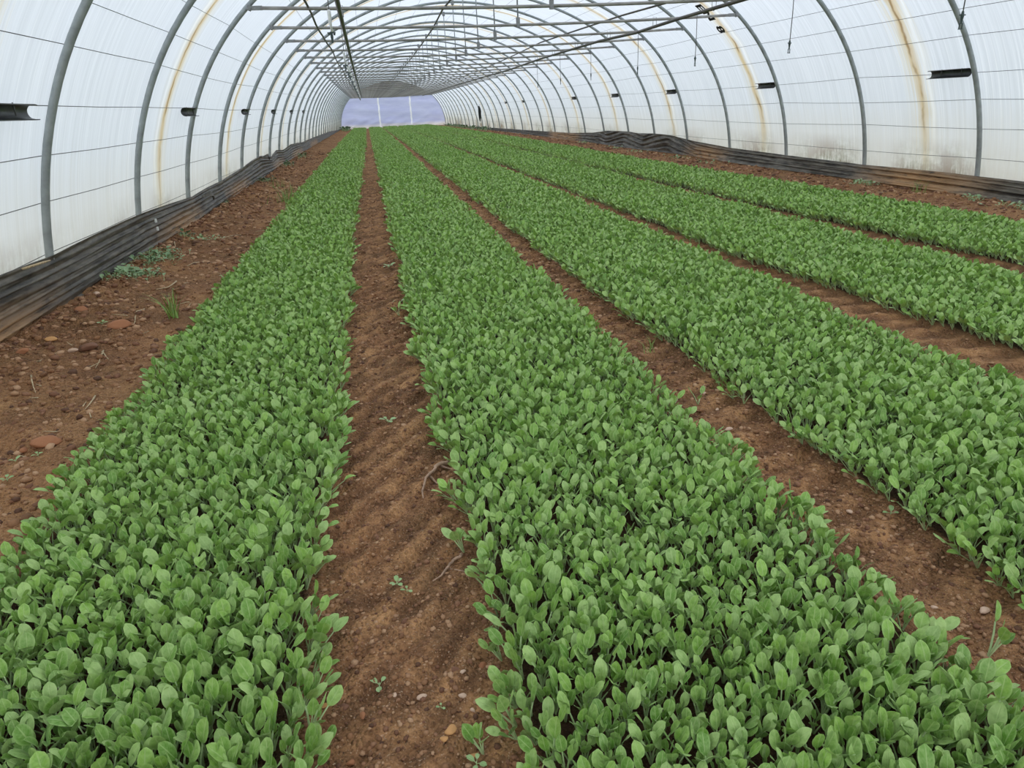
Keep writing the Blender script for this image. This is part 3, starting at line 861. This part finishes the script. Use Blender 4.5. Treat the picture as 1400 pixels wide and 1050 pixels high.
# library plants for the dense mass
LIB = []
def lib_plant(i, nx, ny):
    b = MB(); tint = []
    r = random.Random(500 + i)
    for (li, yaw, el, roll, s) in plant_layout(1000 + i):
        rr = random.Random(li)
        v, f, uv, mi = leaf_geo(0.037 * r.uniform(0.9, 1.12), 0.0122 * r.uniform(0.85, 1.12), r.uniform(0.042, 0.066), r.uniform(0.0, 0.8), r.uniform(-0.3, 0.45), nx, ny, 0.035, li, pn=3, tip=r.uniform(0.50, 0.66))
        mt = leaf_matrix(yaw, el, roll, s)
        o = len(b.f)
        b.add([mt @ Vector(p) for p in v], f, 0, uv)
        b.mi[o:] = mi
        tint += [r.random() ** 2] * len(v)
    me = b.mesh('spinach_plant_source', SP)
    at = me.attributes.new('tint', 'FLOAT', 'POINT'); at.data.foreach_set('value', tint)
    o = bpy.data.objects.new('spinach_plant_source_%02d' % i, me)
    LIB.append(o)
NLIB = 14
for i in range(NLIB): lib_plant(i, 4, 6)

def instancer(name, coll):
    ng = bpy.data.node_groups.new(name, 'GeometryNodeTree')
    ng.interface.new_socket('Geometry', in_out='INPUT', socket_type='NodeSocketGeometry')
    ng.interface.new_socket('Geometry', in_out='OUTPUT', socket_type='NodeSocketGeometry')
    gi = ng.nodes.new('NodeGroupInput'); go = ng.nodes.new('NodeGroupOutput')
    iop = ng.nodes.new('GeometryNodeInstanceOnPoints')
    jn = ng.nodes.new('GeometryNodeJoinGeometry')
    for ob in reversed(list(coll)):
        oi = ng.nodes.new('GeometryNodeObjectInfo'); oi.inputs['Object'].default_value = ob
        gti = ng.nodes.new('GeometryNodeGeometryToInstance')
        ng.links.new(oi.outputs['Geometry'], gti.inputs[0]); ng.links.new(gti.outputs[0], jn.inputs[0])
    iop.inputs['Pick Instance'].default_value = True
    def named(n, typ):
        a = ng.nodes.new('GeometryNodeInputNamedAttribute'); a.data_type = typ; a.inputs['Name'].default_value = n
        return a.outputs['Attribute']
    ng.links.new(gi.outputs[0], iop.inputs['Points'])
    ng.links.new(jn.outputs[0], iop.inputs['Instance'])
    ng.links.new(named('variant', 'INT'), iop.inputs['Instance Index'])
    ng.links.new(named('turn', 'FLOAT_VECTOR'), iop.inputs['Rotation'])
    ng.links.new(named('size', 'FLOAT_VECTOR'), iop.inputs['Scale'])
    ng.links.new(iop.outputs[0], go.inputs[0])
    return ng
NG_PLANT = instancer('plants_on_points', LIB)

def scatter(name, ng, P, turn, size, variant, label, cat):
    me = bpy.data.meshes.new(name)
    me.vertices.add(len(P)); me.vertices.foreach_set('co', np.asarray(P, np.float32).ravel())
    a = me.attributes.new('turn', 'FLOAT_VECTOR', 'POINT'); a.data.foreach_set('vector', np.asarray(turn, np.float32).ravel())
    a = me.attributes.new('size', 'FLOAT_VECTOR', 'POINT'); a.data.foreach_set('vector', np.asarray(size, np.float32).ravel())
    a = me.attributes.new('variant', 'INT', 'POINT'); a.data.foreach_set('value', np.asarray(variant, np.int32))
    o = obj(name, me)
    md = o.modifiers.new('scatter', 'NODES'); md.node_group = ng
    o['kind'] = 'stuff'
    tag(o, label, cat)
    return o

# ------------------------------------------------------------------ the five beds
def bed_points(b):
    out = []
    for (y0, y1, sp) in ((0.55, 8.0, 0.0375), (8.0, 22.0, 0.050), (22.0, Y_END - 0.6, 0.072)):
        ys = np.arange(y0, y1, sp)
        xs = np.arange(-4.0, 3.6, sp)
        X, Y = np.meshgrid(xs, ys)
        X = X + RNG.uniform(-0.45, 0.45, X.shape) * sp; Y = Y + RNG.uniform(-0.45, 0.45, Y.shape) * sp
        X = X.ravel(); Y = Y.ravel()
        l, r = edges(b, Y)
        l = l + (vnoise(Y * 5, Y * 0 + b, 60) - 0.5) * 0.05; r = r + (vnoise(Y * 5, Y * 0 + b + 9, 61) - 0.5) * 0.05
        k = (X > l) & (X < r)
        X, Y = X[k], Y[k]
        thin = RNG.random(len(X)) > 0.05
        X, Y = X[thin], Y[thin]
        s = RNG.uniform(0.84, 1.14, len(X)) * (1.3 if sp > 0.06 else 1.08 if sp > 0.045 else 1.0) * (0.88 + 0.26 * vnoise(X * 2.2, Y * 2.2, 70))
        l, r = edges(b, Y)
        ex = np.clip((l + 0.07 - X) / 0.07, 0, 1) - np.clip((X - r + 0.07) / 0.07, 0, 1)     # edge plants lean out
        out.append(np.stack([X, Y, s, ex], -1))
    return np.concatenate(out)
BP = [bed_points(b) for b in range(5)]

cand = []
for b in (0, 1, 2):
    for i, (x, y, s, ex) in enumerate(BP[b]):
        if y > 2.4: continue
        d = Vector((x, y, 0.05)) - CAM
        z = d.dot(F_)
        px = 700 + FPX * d.dot(R_) / z; py = 525 - FPX * d.dot(U_) / z
        if -6 < px < 1406 and py < 1056: cand.append((d.length, b, i))
cand.sort()
single = cand[:300]
taken = [set() for _ in range(5)]
for _, b, i in single: taken[b].add(i)

PLANT_KINDS = [plant_layout(3000 + i, 7 if i % 3 else 6) for i in range(14)]
def plant(x, y, s, ex, yaw, label, group, kind, n=None, lean=None):
    t = thing('spinach_plant', label, 'spinach plant', (x, y, gh(x, y) - 0.004), 0, group)
    t.rotation_euler = (RNG.uniform(-0.1, 0.1), -ex * 0.45 if lean is None else lean, yaw)
    t.rotation_mode = 'ZYX' if False else 'XYZ'
    if ex:
        t.rotation_euler = (Euler((0, -ex * 0.45, 0)).to_matrix() @ Euler((RNG.uniform(-0.1, 0.1), RNG.uniform(-0.1, 0.1), yaw)).to_matrix()).to_euler()
    s *= 1.06
    t.scale = (s, s, s)
    for (li, ya, el, roll, sc) in (kind if n is None else kind[:n]):
        lf = obj('leaf', LEAVES[li], t)
        lf.matrix_basis = leaf_matrix(ya, el, roll, sc)
    return t
# each plant below is built from shared leaf meshes, so every copy is an object of its own
BN = ['leftmost bed', 'second bed from the left', 'middle bed']
edge_n = {0: 0, 1: 0}
ORD1 = ['first'] + ORD[1:]
row_of = {}
for b in (0, 1):
    rows = {}
    for _, b_, i in single:
        x, y, s, ex = BP[b_][i]; l, r = edges(b_, y)
        if b_ == b and not ((b == 0 and x > r - 0.09) or (b == 1 and x < l + 0.09)): rows.setdefault(int(y / 0.055), []).append((x, i))
    for k_, key in enumerate(sorted(rows)):
        for c_, (x, i) in enumerate(sorted(rows[key])): row_of[(b, i)] = (k_, c_)
for _, b, i in sorted(single, key=lambda q: BP[q[1]][q[2]][1]):
    x, y, s, ex = BP[b][i]
    l, r = edges(b, y)
    if b == 0: edge = x > r - 0.09
    elif b == 1: edge = x < l + 0.09
    else: edge = False
    if edge:
        n_ = edge_n[b]; edge_n[b] += 1
        lab = 'spinach plant on the track edge of the %s, %s' % (('leftmost bed', 'second bed')[b], 'nearest to the camera' if n_ == 0 else (ORD[n_] if n_ < len(ORD) else 'past the thirty-second') + ' from the camera')
    elif b < 2:
        r_, c_ = row_of[(b, i)]
        lab = 'spinach plant inside %s, %s from photo bottom, %s plant from left' % (('leftmost bed', 'second bed')[b], ORD1[r_] + ' row', ORD1[c_] if c_ < len(ORD1) else 'past the thirty-second')
    else:
        lab = 'green spinach plant at the near end of the middle bed'
    plant(x, y, s, ex, RNG.uniform(0, 6.28), lab, 'nearest spinach plants of the ' + BN[b], PLANT_KINDS[int(RNG.integers(14))])

BL = ['dense spinach of the leftmost bed behind its nearest plants', 'dense spinach of the second bed from the left behind its nearest plants',
      'dense spinach of the middle bed of the five', 'dense spinach of the fourth bed from the left', 'dense spinach of the rightmost bed near the right wall']
for b in range(5):
    P = np.array([p for i, p in enumerate(BP[b]) if i not in taken[b]])
    n = len(P)
    z = ground_h(P[:, 0], P[:, 1]) - 0.004
    yaw = RNG.uniform(0, 6.28, n)
    ex = P[:, 3]
    # lean about the world Y axis, then a free yaw of the plant: pack as XYZ euler
    turn = np.stack([RNG.uniform(-0.12, 0.12, n), RNG.uniform(-0.12, 0.12, n), yaw], -1)
    for i in np.nonzero(ex)[0]:
        e = (Euler((0, -ex[i] * 0.45, 0)).to_matrix() @ Euler(turn[i]).to_matrix()).to_euler()
        turn[i] = (e.x, e.y, e.z)
    scatter('spinach_bed', NG_PLANT, np.stack([P[:, 0], P[:, 1], z], -1), turn, np.repeat(P[:, 2:3], 3, 1), RNG.integers(0, NLIB, n), BL[b], 'spinach bed')

# stray plants that lean out over the tracks
STRAY = [(-2.185, 1.717, 1.0, 0.7, 'spinach plant leaning one big leaf over the near wheel track, from the second bed'),
         (-1.10, 1.03, 1.05, -0.8, 'stray spinach plant with one flat leaf out on the second track, nearest the camera'),
         (-1.103, 2.52, 0.9, 0, 'stray spinach plant alone in the second track beside the second bed'),
         (-0.925, 2.47, 1.0, 0, 'two-leaved stray spinach plant in the second track beside the middle bed'),
         (-0.895, 2.72, 1.15, 0.4, 'tall stray spinach plant at the edge of the middle bed above the grass tuft'),
         (-0.855, 2.60, 0.95, 0.4, 'stray spinach plant at the edge of the middle bed, between its two stray neighbours'),
         (-0.87, 1.53, 1.0, 0.6, 'stray spinach plant at the middle bed edge near a small seedling'),
         (-2.555, 1.10, 0.9, -0.6, 'spinach plant with a low leaf over the wheel track, nearest corner of the leftmost bed'),
         (-2.258, 4.35, 0.95, 0.2, 'small stray spinach plant in the far wheel track close to the second bed'),
         (-2.234, 1.045, 0.95, 0.4, 'stray spinach plant standing off the second bed at the bottom edge of the photo')]
for j, (x, y, s, ex, lab) in enumerate(STRAY):
    plant(x, y, s, ex, 2.1 * j + 0.6, lab, None, PLANT_KINDS[(j * 3) % 14], n=5 if j not in (2, 3, 8) else 3)

# ------------------------------------------------------------------ pebbles and clods
def rock_mesh(name, mat, seed, sub=2, squash=0.65, rough=0.25):
    import bmesh
    bm = bmesh.new(); bmesh.ops.create_icosphere(bm, subdivisions=sub, radius=1.0)
    r = random.Random(seed)
    ax = (r.uniform(0.75, 1.25), r.uniform(0.75, 1.25), squash * r.uniform(0.85, 1.15))
    ds = [(Vector((r.uniform(-1, 1), r.uniform(-1, 1), r.uniform(-1, 1))).normalized(), r.uniform(0.55, 0.95)) for _ in range(7)]
    for v in bm.verts:
        c = v.co.copy()
        for d, h in ds:
            q = c.dot(d)
            if q > h: c -= d * (q - h) * 0.85
        c *= 1 + rough * (r.random() - 0.5) * 0.35
        v.co = Vector((c.x * ax[0], c.y * ax[1], c.z * ax[2]))
    me = bpy.data.meshes.new(name); bm.to_mesh(me); bm.free()
    me.polygons.foreach_set('use_smooth', [True] * len(me.polygons)); me.materials.append(mat)
    return me
PLIB = []
for i in range(6): PLIB.append(bpy.data.objects.new('pebble_source_%02d' % i, rock_mesh('pebble_source', M['pebble'], i, 1)))
for i in range(6, 9): PLIB.append(bpy.data.objects.new('pebble_source_%02d' % i, rock_mesh('pebble_source', M['pebble_dark'], i, 1)))
NG_PEB = instancer('pebbles_on_points', PLIB)
def pebbles(name, n, fx, ylo, yhi, smin, smax, label, pw=3.0, var=(0, 9)):
    q = RNG.random(n)
    y = ylo * (yhi / ylo) ** q
    x = fx(y, RNG.random(n))
    s = smin + (smax - smin) * RNG.random(n) ** pw
    s = s * np.clip((y / ylo) ** 0.35, 1, 2)
    z = ground_h(x, y) + s * 0.12
    turn = np.stack([RNG.uniform(-0.4, 0.4, n), RNG.uniform(-0.4, 0.4, n), RNG.uniform(0, 6.28, n)], -1)
    scatter(name, NG_PEB, np.stack([x, y, z], -1), turn, np.repeat(s[:, None], 3, 1), RNG.integers(var[0], var[1], n), label, 'gravel')
def between(b0, b1):
    def f(y, q):
        a = edges(b0, y)[1] - 0.03; b = edges(b1, y)[0] + 0.03
        return a + (b - a) * q
    return f
pebbles('gravel', 24000, between(0, 1), 0.75, 14, 0.0009, 0.0072, 'small brown and pink pebbles in the wheel track between first and second beds', 7)
pebbles('gravel', 17000, between(1, 2), 0.8, 14, 0.0011, 0.0085, 'small pebbles and crumbs in the track between second and middle beds', 6)
pebbles('gravel', 1600, between(2, 3), 2.0, 20, 0.002, 0.011, 'small pebbles in the track between middle and fourth beds', 4)
pebbles('gravel', 15000, lambda y, q: -4.45 + 0.97 * q ** 1.7, 2.2, 26, 0.0025, 0.021, 'pebbles and crumbs on the soil strip by the left skirt', 5.0, (0, 9))
pebbles('gravel', 7000, lambda y, q: 3.02 + 1.35 * q, 5.0, 40, 0.004, 0.030, 'dark clods on the soil strip by the right skirt', 3.0, (4, 9))

ROCKS = [rock_mesh('stone', M[k], 40 + i, 3, 0.62) for i, k in enumerate(('stone_orange', 'stone_red', 'stone_pale', 'stone_brown'))]
STONES = [  # x, y, size, kind, stretch, label
    (-3.716, 2.86, 0.042, 1, 1.45, 'large orange-brown stone beside the leftmost bed, biggest on the left strip', 'stone'),
    (-3.80, 2.85, 0.019, 1, 1.1, 'small red stone just left of the large orange-brown stone', 'stone'),
    (-3.954, 4.584, 0.055, 1, 1.4, 'long reddish clod under a bent twig on the left strip', 'clod'),
    (-4.004, 4.203, 0.042, 3, 1.4, 'dark brown clod beside crossed twigs on the left strip', 'clod'),
    (-4.274, 4.405, 0.030, 0, 1.3, 'rounded orange stone near the foot of the left skirt', 'stone'),
    (-4.327, 5.044, 0.042, 1, 1.1, 'red-brown clod close to the left skirt beyond the rounded orange stone', 'clod'),
    (-4.373, 5.482, 0.030, 2, 1.0, 'pale pink stone at the foot of the left skirt, in front of the weeds', 'stone'),
    (-4.093, 4.206, 0.026, 2, 1.2, 'pale flat stone left of the dark brown clod on the left strip', 'stone'),
    (-4.297, 4.092, 0.034, 1, 1.2, 'reddish clod at the left edge of the photo below the skirt', 'clod'),
    (-4.426, 4.882, 0.026, 3, 1.5, 'flat dark stone tucked under the edge of the left skirt', 'stone'),
    (-2.292, 1.099, 0.0108, 0, 1.3, 'bright orange stone near the bottom of the near wheel track, larger of a pair', 'stone'),
    (-2.308, 1.078, 0.0078, 0, 1.0, 'bright orange stone, smaller of the pair in the near wheel track', 'stone'),
    (-2.343, 1.218, 0.0105, 2, 1.1, 'pale pink stone in the middle of the near wheel track', 'stone'),
    (-2.400, 1.226, 0.0060, 2, 1.0, 'small whitish pebble left of the pale pink stone in the near track', 'pebble'),
    (-2.256, 1.193, 0.0090, 2, 1.1, 'yellowish pebble right of the pale pink stone in the near track', 'pebble'),
    (-2.198, 1.278, 0.0125, 1, 1.0, 'red clod at the edge of the second bed in the near track', 'clod'),
    (-2.240, 1.152, 0.0062, 2, 1.0, 'small pale pebble above the orange pair in the near track', 'pebble'),
    (-2.247, 1.252, 0.0070, 2, 1.0, 'pale pebble near the red clod, lower of two in the near track', 'pebble'),
    (-2.263, 1.270, 0.0095, 3, 1.2, 'brown pebble near the red clod, upper of two in the near track', 'pebble'),
    (-2.551, 1.237, 0.0085, 0, 1.1, 'orange pebble at the edge of the leftmost bed in the near track', 'pebble'),
    (-2.509, 1.224, 0.0100, 3, 1.2, 'brown clod just right of the orange pebble by the leftmost bed', 'clod'),
    (-2.253, 1.048, 0.0085, 0, 1.0, 'orange pebble under the stray spinach plant at the photo bottom', 'pebble'),
    (-2.495, 1.085, 0.0095, 1, 1.0, 'red clod near the bottom left of the near wheel track', 'clod'),
    (-2.470, 1.189, 0.0085, 1, 1.3, 'long red clod below the seedling in the near wheel track', 'clod'),
    (-1.096, 1.152, 0.0100, 0, 1.2, 'orange pebble lying in the second track near the second bed', 'pebble'),
    (-0.978, 1.172, 0.0130, 2, 1.4, 'flat pale pink stone in the second track, right of the orange pebble', 'stone'),
    (-1.097, 1.196, 0.0080, 2, 1.0, 'small whitish pebble behind the orange pebble in the second track', 'pebble'),
    (-0.863, 1.283, 0.0120, 1, 1.2, 'red-brown stone under the leaf edge of the middle bed', 'stone'),
    (-1.018, 1.640, 0.0100, 2, 1.0, 'pale pebble in the second track near the stray middle bed plant', 'pebble'),
    (-1.103, 2.253, 0.0150, 2, 1.1, 'white pebble in the second track against the second bed', 'pebble'),
    (-1.021, 2.638, 0.0130, 2, 1.0, 'pale pebble in the second track beside the grass tuft', 'pebble'),
    (-0.877, 2.655, 0.0200, 1, 1.4, 'red clod between stray spinach plants of the middle bed', 'clod'),
    (-1.039, 2.476, 0.0100, 2, 1.0, 'small white pebble near the lone stray spinach plant in the second track', 'pebble'),
]
for j, (x, y, s, k, st, lab, cat) in enumerate(STONES):
    o = obj(cat if cat != 'clod' else 'soil_clod', ROCKS[k], None, (x, y, gh(x, y) + s * 0.30), (0.1 * math.sin(j), 0.1 * math.cos(j), j * 1.3 if st < 1.35 else 0.3), (s * st, s, s * 0.9))
    tag(o, lab, cat, 'single stones and clods on the soil')

# ------------------------------------------------------------------ roots, twigs and straw
def stick(name, pts, r, mat, lab, cat, group=None, branch=None):
    P = [Vector((x, y, gh(x, y) + r * 0.8 + (0.006 if 0 < i < len(pts) - 1 else 0))) for i, (x, y) in enumerate(pts)]
    dense = []
    for a, b in zip(P[:-1], P[1:]):
        for q in (0, 0.33, 0.66): dense.append(a.lerp(b, q) + Vector((random.uniform(-1, 1), random.uniform(-1, 1), 0)) * r * 0.8)
    dense.append(P[-1])
    n = len(dense)
    b = MB().tube(dense, [r * (1.15 - 0.75 * i / (n - 1)) for i in range(n)], 6)
    for bp in branch or []:
        Q = [Vector((x, y, gh(x, y) + r * 0.6)) for x, y in bp]
        b.tube(Q, [r * 0.7] + [r * 0.4] * (len(Q) - 1), 5)
    return tag(obj(name, b.mesh(name, mat)), lab, cat, group)
stick('dry_root', [(-2.175, 2.27), (-2.205, 2.24), (-2.233, 2.213), (-2.263, 2.151), (-2.277, 2.064)], 0.0075, M['root'], 'pale forked root at the edge of the second bed, upper one in the near track', 'root', None, [[(-2.20, 2.245), (-2.17, 2.22), (-2.14, 2.19)], [(-2.245, 2.19), (-2.225, 2.14), (-2.20, 2.12)]])
stick('dry_root', [(-2.195, 1.698), (-2.217, 1.682), (-2.232, 1.671), (-2.259, 1.63), (-2.285, 1.608)], 0.0048, M['root'], 'pinkish bent root in the near track, lower one beside the second bed', 'root', None, [[(-2.235, 1.667), (-2.215, 1.64), (-2.195, 1.62)]])
TW = [([(-3.943, 5.058), (-3.975, 5.0), (-3.935, 4.813), (-3.911, 4.649)], 'pale bent twig over the long reddish clod on the left strip'),
      ([(-3.93, 5.892), (-3.936, 5.666), (-3.99, 5.554)], 'curved pale twig between the green weeds and the leftmost bed'),
      ([(-3.801, 8.232), (-3.88, 8.0), (-3.975, 7.81)], 'straight pale straw far up the left strip'),
      ([(-3.888, 6.711), (-3.95, 6.62), (-4.015, 6.515)], 'pale straw just beyond the curved twig on the left strip'),
      ([(-3.666, 5.117), (-3.73, 5.13), (-3.79, 5.121)], 'straw lying level beside the bright grass tuft'),
      ([(-4.351, 7.675), (-4.31, 7.5), (-4.247, 7.342)], 'short pale twig by the skirt, beyond the green weeds'),
      ([(-4.1, 3.694), (-4.005, 3.494)], 'short pale straw alone at the left edge of the photo'),
      ([(-3.927, 4.188), (-3.872, 3.877)], 'longer of two crossed straws beside the dark clod'),
      ([(-3.939, 4.178), (-3.834, 3.987)], 'shorter of two crossed straws beside the dark clod'),
      ([(-3.697, 3.362), (-3.681, 3.181)], 'straw at the edge of the leftmost bed, above the large orange-brown stone')]
for pts, lab in TW: stick('straw_stalk', pts, 0.0052 if 'twig' in lab else 0.004, M['straw'], lab, 'straw', 'straws and twigs on the left strip')
for i in range(46):
    y = 2.8 * (4.0 ** random.random()); x = random.uniform(-4.38, -3.58); a = random.uniform(0, 3.14); L = random.uniform(0.03, 0.11)
    stick('straw_fragment', [(x, y), (x + L * math.cos(a), y + L * math.sin(a))], 0.0028, M['straw'], 'thin fragment of dry straw scattered over the left soil strip', 'straw', 'straw fragments scattered on the left strip')
for i in range(24):
    y = 6.0 * (3.0 ** random.random()); x = random.uniform(3.2, 4.25); a = random.uniform(0, 3.14); L = random.uniform(0.06, 0.2)
    stick('straw_fragment', [(x, y), (x + L * math.cos(a), y + L * math.sin(a))], 0.004, M['straw'], 'thin fragment of dry straw scattered over the right soil strip', 'straw', 'straw fragments scattered on the right strip')
tag(obj('straw_fragment', MB().tube([(-4.43, 4.66, 0.40), (-4.39, 4.86, 0.398), (-4.39, 4.95, 0.392)], [0.008, 0.007, 0.004], 5).mesh('straw_fragment', M['straw'])), 'pale straw lying on the top edge of the left skirt', 'straw')

# ------------------------------------------------------------------ seedlings, weeds and grass
SEED_L = [leaf_mesh('leaf', [M['seedling'], M['stalk']], L=l, Wd=w, pet=p, bend=0.6, cup=0.15, nx=4, ny=5, seed=i, pr=0.0007, tip=0.4) for i, (l, w, p) in enumerate(((0.016, 0.0052, 0.008), (0.013, 0.0045, 0.01), (0.019, 0.0058, 0.007)))]
def seedling(x, y, n, s, lab, el=22, yaw=0.5):
    t = thing('seedling', lab, 'seedling', (x, y, gh(x, y) + 0.004), yaw)
    s *= 1.2
    for i in range(n):
        lf = obj('leaf', SEED_L[i % 3], t)
        lf.matrix_basis = leaf_matrix(i * 2 * math.pi / n + 0.3 * (i % 2), math.radians(el + 9 * (i % 3)), 0.1, s * (1 - 0.12 * (i % 2)))
    obj('stem', MB().tube([(0, 0, -0.008), (0, 0, 0.006 * s)], 0.001 * s, 6).mesh('stem', M['stalk']), t)
for (x, y, n, s, lab) in [
    (-2.435, 1.284, 3, 1.0, 'three-leaved bright green seedling in the lower near wheel track'),
    (-2.380, 1.605, 5, 0.85, 'pale seedling cluster in the middle of the near track, left of the pinkish root'),
    (-2.355, 1.575, 3, 0.7, 'tiny pale seedling just below the pale seedling cluster'),
    (-2.374, 2.720, 4, 1.4, 'light green seedling on a tyre ridge further up the near track'),
    (-2.278, 5.713, 5, 2.2, 'seedling far up the near track beside the second bed'),
    (-2.305, 1.168, 3, 0.45, 'tiny seedling between the pale pink stone and the orange pair'),
    (-2.251, 1.016, 4, 0.85, 'small seedling at the very bottom of the photo beside the second bed'),
    (-3.715, 2.768, 5, 0.9, 'small pale weed just below the large orange-brown stone'),
    (-3.776, 2.723, 3, 0.9, 'tiny green weed left of the pale weed below the large stone'),
    (-3.738, 2.566, 5, 1.1, 'small weed at the left edge of the photo near the bed'),
    (-4.101, 4.717, 5, 1.6, 'small spiky weed left of the long reddish clod'),
    (-0.916, 1.591, 3, 1.0, 'small seedling in the second track close to the middle bed'),
    (-2.24, 4.66, 4, 1.8, 'seedling just beyond the small stray spinach in the far near track')]:
    seedling(x, y, n, s, lab, yaw=x * 7 + y)

CL = [(0.028, 0.010, 0.03), (0.022, 0.009, 0.04), (0.034, 0.011, 0.025)]
def clump(x, y, rx, ry, n, s, mat, lab, name='weed_clump', upright=0.0, z=None):
    t = thing(name, lab, 'weed', (x, y, gh(x, y) if z is None else z))
    b = MB(); r = random.Random(int(abs(x * 911 + y * 37)))
    st = MB()
    for i in range(n):
        px, py = r.gauss(0, rx * 0.5), r.gauss(0, ry * 0.5)
        L, w, p = CL[i % 3]
        v, f, uv, mi = leaf_geo(L, w, p, 0.7, 0.2, 2, 4, 0.05, i, pr=0.0012, pn=3)
        gzz = gh(x + px, y + py) - gh(x, y)
        mt = Matrix.Translation((px, py, gzz)) @ leaf_matrix(r.uniform(0, 6.28), math.radians(r.uniform(15, 60) + upright), r.uniform(-0.3, 0.3), s * r.uniform(0.7, 1.25))
        o = len(b.f); b.add([mt @ Vector(q) for q in v], f, 0, uv); b.mi[o:] = mi
        if i % 6 == 0:
            st.tube([(px, py, gzz - 0.005), (px * 0.8, py * 0.8, gzz + 0.03 * s)], 0.0016 * s, 4)
    obj('leaves', b.mesh('leaves', [M[mat], M['stalk']]), t)['kind'] = 'stuff'
    obj('stems', st.mesh('stems', M['stalk']), t)['kind'] = 'stuff'
clump(-4.31, 6.85, 0.17, 0.34, 190, 1.35, 'weed_leaf', 'largest pale green weed clump against the left skirt')
clump(-4.38, 6.14, 0.10, 0.24, 95, 1.25, 'weed_leaf', 'weed clump hugging the left skirt, just nearer than the largest clump')
clump(-4.22, 6.12, 0.10, 0.18, 90, 1.25, 'weed_leaf', 'weed clump out from the skirt, beside its twin on the near side')
clump(-4.34, 8.1, 0.07, 0.14, 26, 1.3, 'weed_dark', 'dark green weed under the mud-stained part of the left skirt')
clump(-4.12, 7.88, 0.16, 0.12, 34, 1.2, 'weed_leaf', 'pale sprawling weed beside the dark green weed on the left')
clump(-4.33, 14.6, 0.14, 0.35, 60, 1.7, 'weed_dark', 'dark weed by the left skirt under its mud-stained stretch')
clump(-4.44, 11.0, 0.05, 0.12, 18, 1.1, 'weed_dark', 'tiny dark weed against the left skirt between larger weeds')
clump(-4.35, 19.0, 0.12, 0.6, 50, 1.8, 'weed_dark', 'nearer of two straggly weeds far along the left skirt')
clump(-4.3, 22.5, 0.15, 0.9, 60, 2.0, 'weed_dark', 'further of two straggly weeds far along the left skirt')
clump(-3.95, 60.0, 0.35, 1.6, 90, 7.0, 'weed_dark', 'dark bush in the far left corner by the end sheet', 'bush')
clump(4.10, 8.75, 0.14, 0.16, 60, 1.5, 'weed_leaf', 'green weed against the right skirt below the third hoop')
clump(4.16, 6.95, 0.10, 0.12, 26, 1.4, 'weed_leaf', 'pale green weed on the right strip below the second hoop')
clump(4.05, 6.24, 0.14, 0.14, 36, 1.3, 'weed_leaf', 'weed at the right edge of the photo below the skirt')
for j, (x, y) in enumerate([(3.97, 17.2), (4.05, 19.0), (4.2, 22.4), (3.99, 14.5), (3.9, 13.0)]):
    clump(x, y, 0.22, 0.3, 30, 1.5, 'weed_leaf', ['straggly pale weed under the folded right skirt, middle one of five', 'straggly pale weed under the folded right skirt, fourth of five', 'straggly pale weed under the folded right skirt, farthest of five', 'straggly pale weed under the folded right skirt, second of five', 'straggly pale weed under the folded right skirt, nearest of five'][j])
for j, y in enumerate((42, 46, 50.5, 55, 60)):
    clump(4.05, y, 0.3, 1.5, 80, 4.2, 'weed_dark', 'dark weeds far along the right wall, %s of five' % ['nearest', 'second', 'third', 'fourth', 'farthest'][j])

GB = []
for i in range(4):
    h = 0.11 + 0.03 * i; b = MB(); vs = []; fs = []; bend = 0.5 + 0.25 * i
    for k in range(6):
        q = k / 5; w = 0.0028 * (1 - q) + 0.0003
        y = h * 0.55 * q * q * bend; z = h * (q - 0.22 * q * q * bend)
        vs += [(-w, y, z), (w, y, z)]
    for k in range(5): fs.append((2 * k, 2 * k + 1, 2 * k + 3, 2 * k + 2))
    GB.append(b.add(vs, fs).mesh('blade', M['grass']))
def tuft(x, y, n, s, spread, lab):
    t = thing('grass_tuft', lab, 'grass', (x, y, gh(x, y) - 0.004))
    r = random.Random(int(abs(x * 77 + y * 13)))
    for i in range(n):
        q = obj('blade', GB[i % 4], t)
        q.location = (r.gauss(0, spread), r.gauss(0, spread), 0); q.rotation_euler = (r.uniform(-0.3, 0.3), r.uniform(-0.3, 0.3), r.uniform(0, 6.28))
        k = s * r.uniform(0.7, 1.2); q.scale = (k, k, k)
tuft(-3.684, 4.742, 22, 1.5, 0.02, 'bright green grass tuft at the edge of the leftmost bed')
tuft(-3.643, 11.05, 40, 1.9, 0.07, 'dark grass tuft far up the left strip at the bed edge')
tuft(-3.95, 13.5, 20, 1.6, 0.08, 'sparse grass tuft in the middle of the left strip, farther than the other tufts')
tuft(-1.065, 3.169, 12, 0.6, 0.012, 'small grass tuft in the second track, farther of two')
tuft(-0.946, 2.641, 14, 0.62, 0.014, 'yellow-green grass tuft in the second track, nearer of two')
tuft(4.0, 7.6, 14, 1.3, 0.05, 'yellowish grass tuft on the right soil strip')
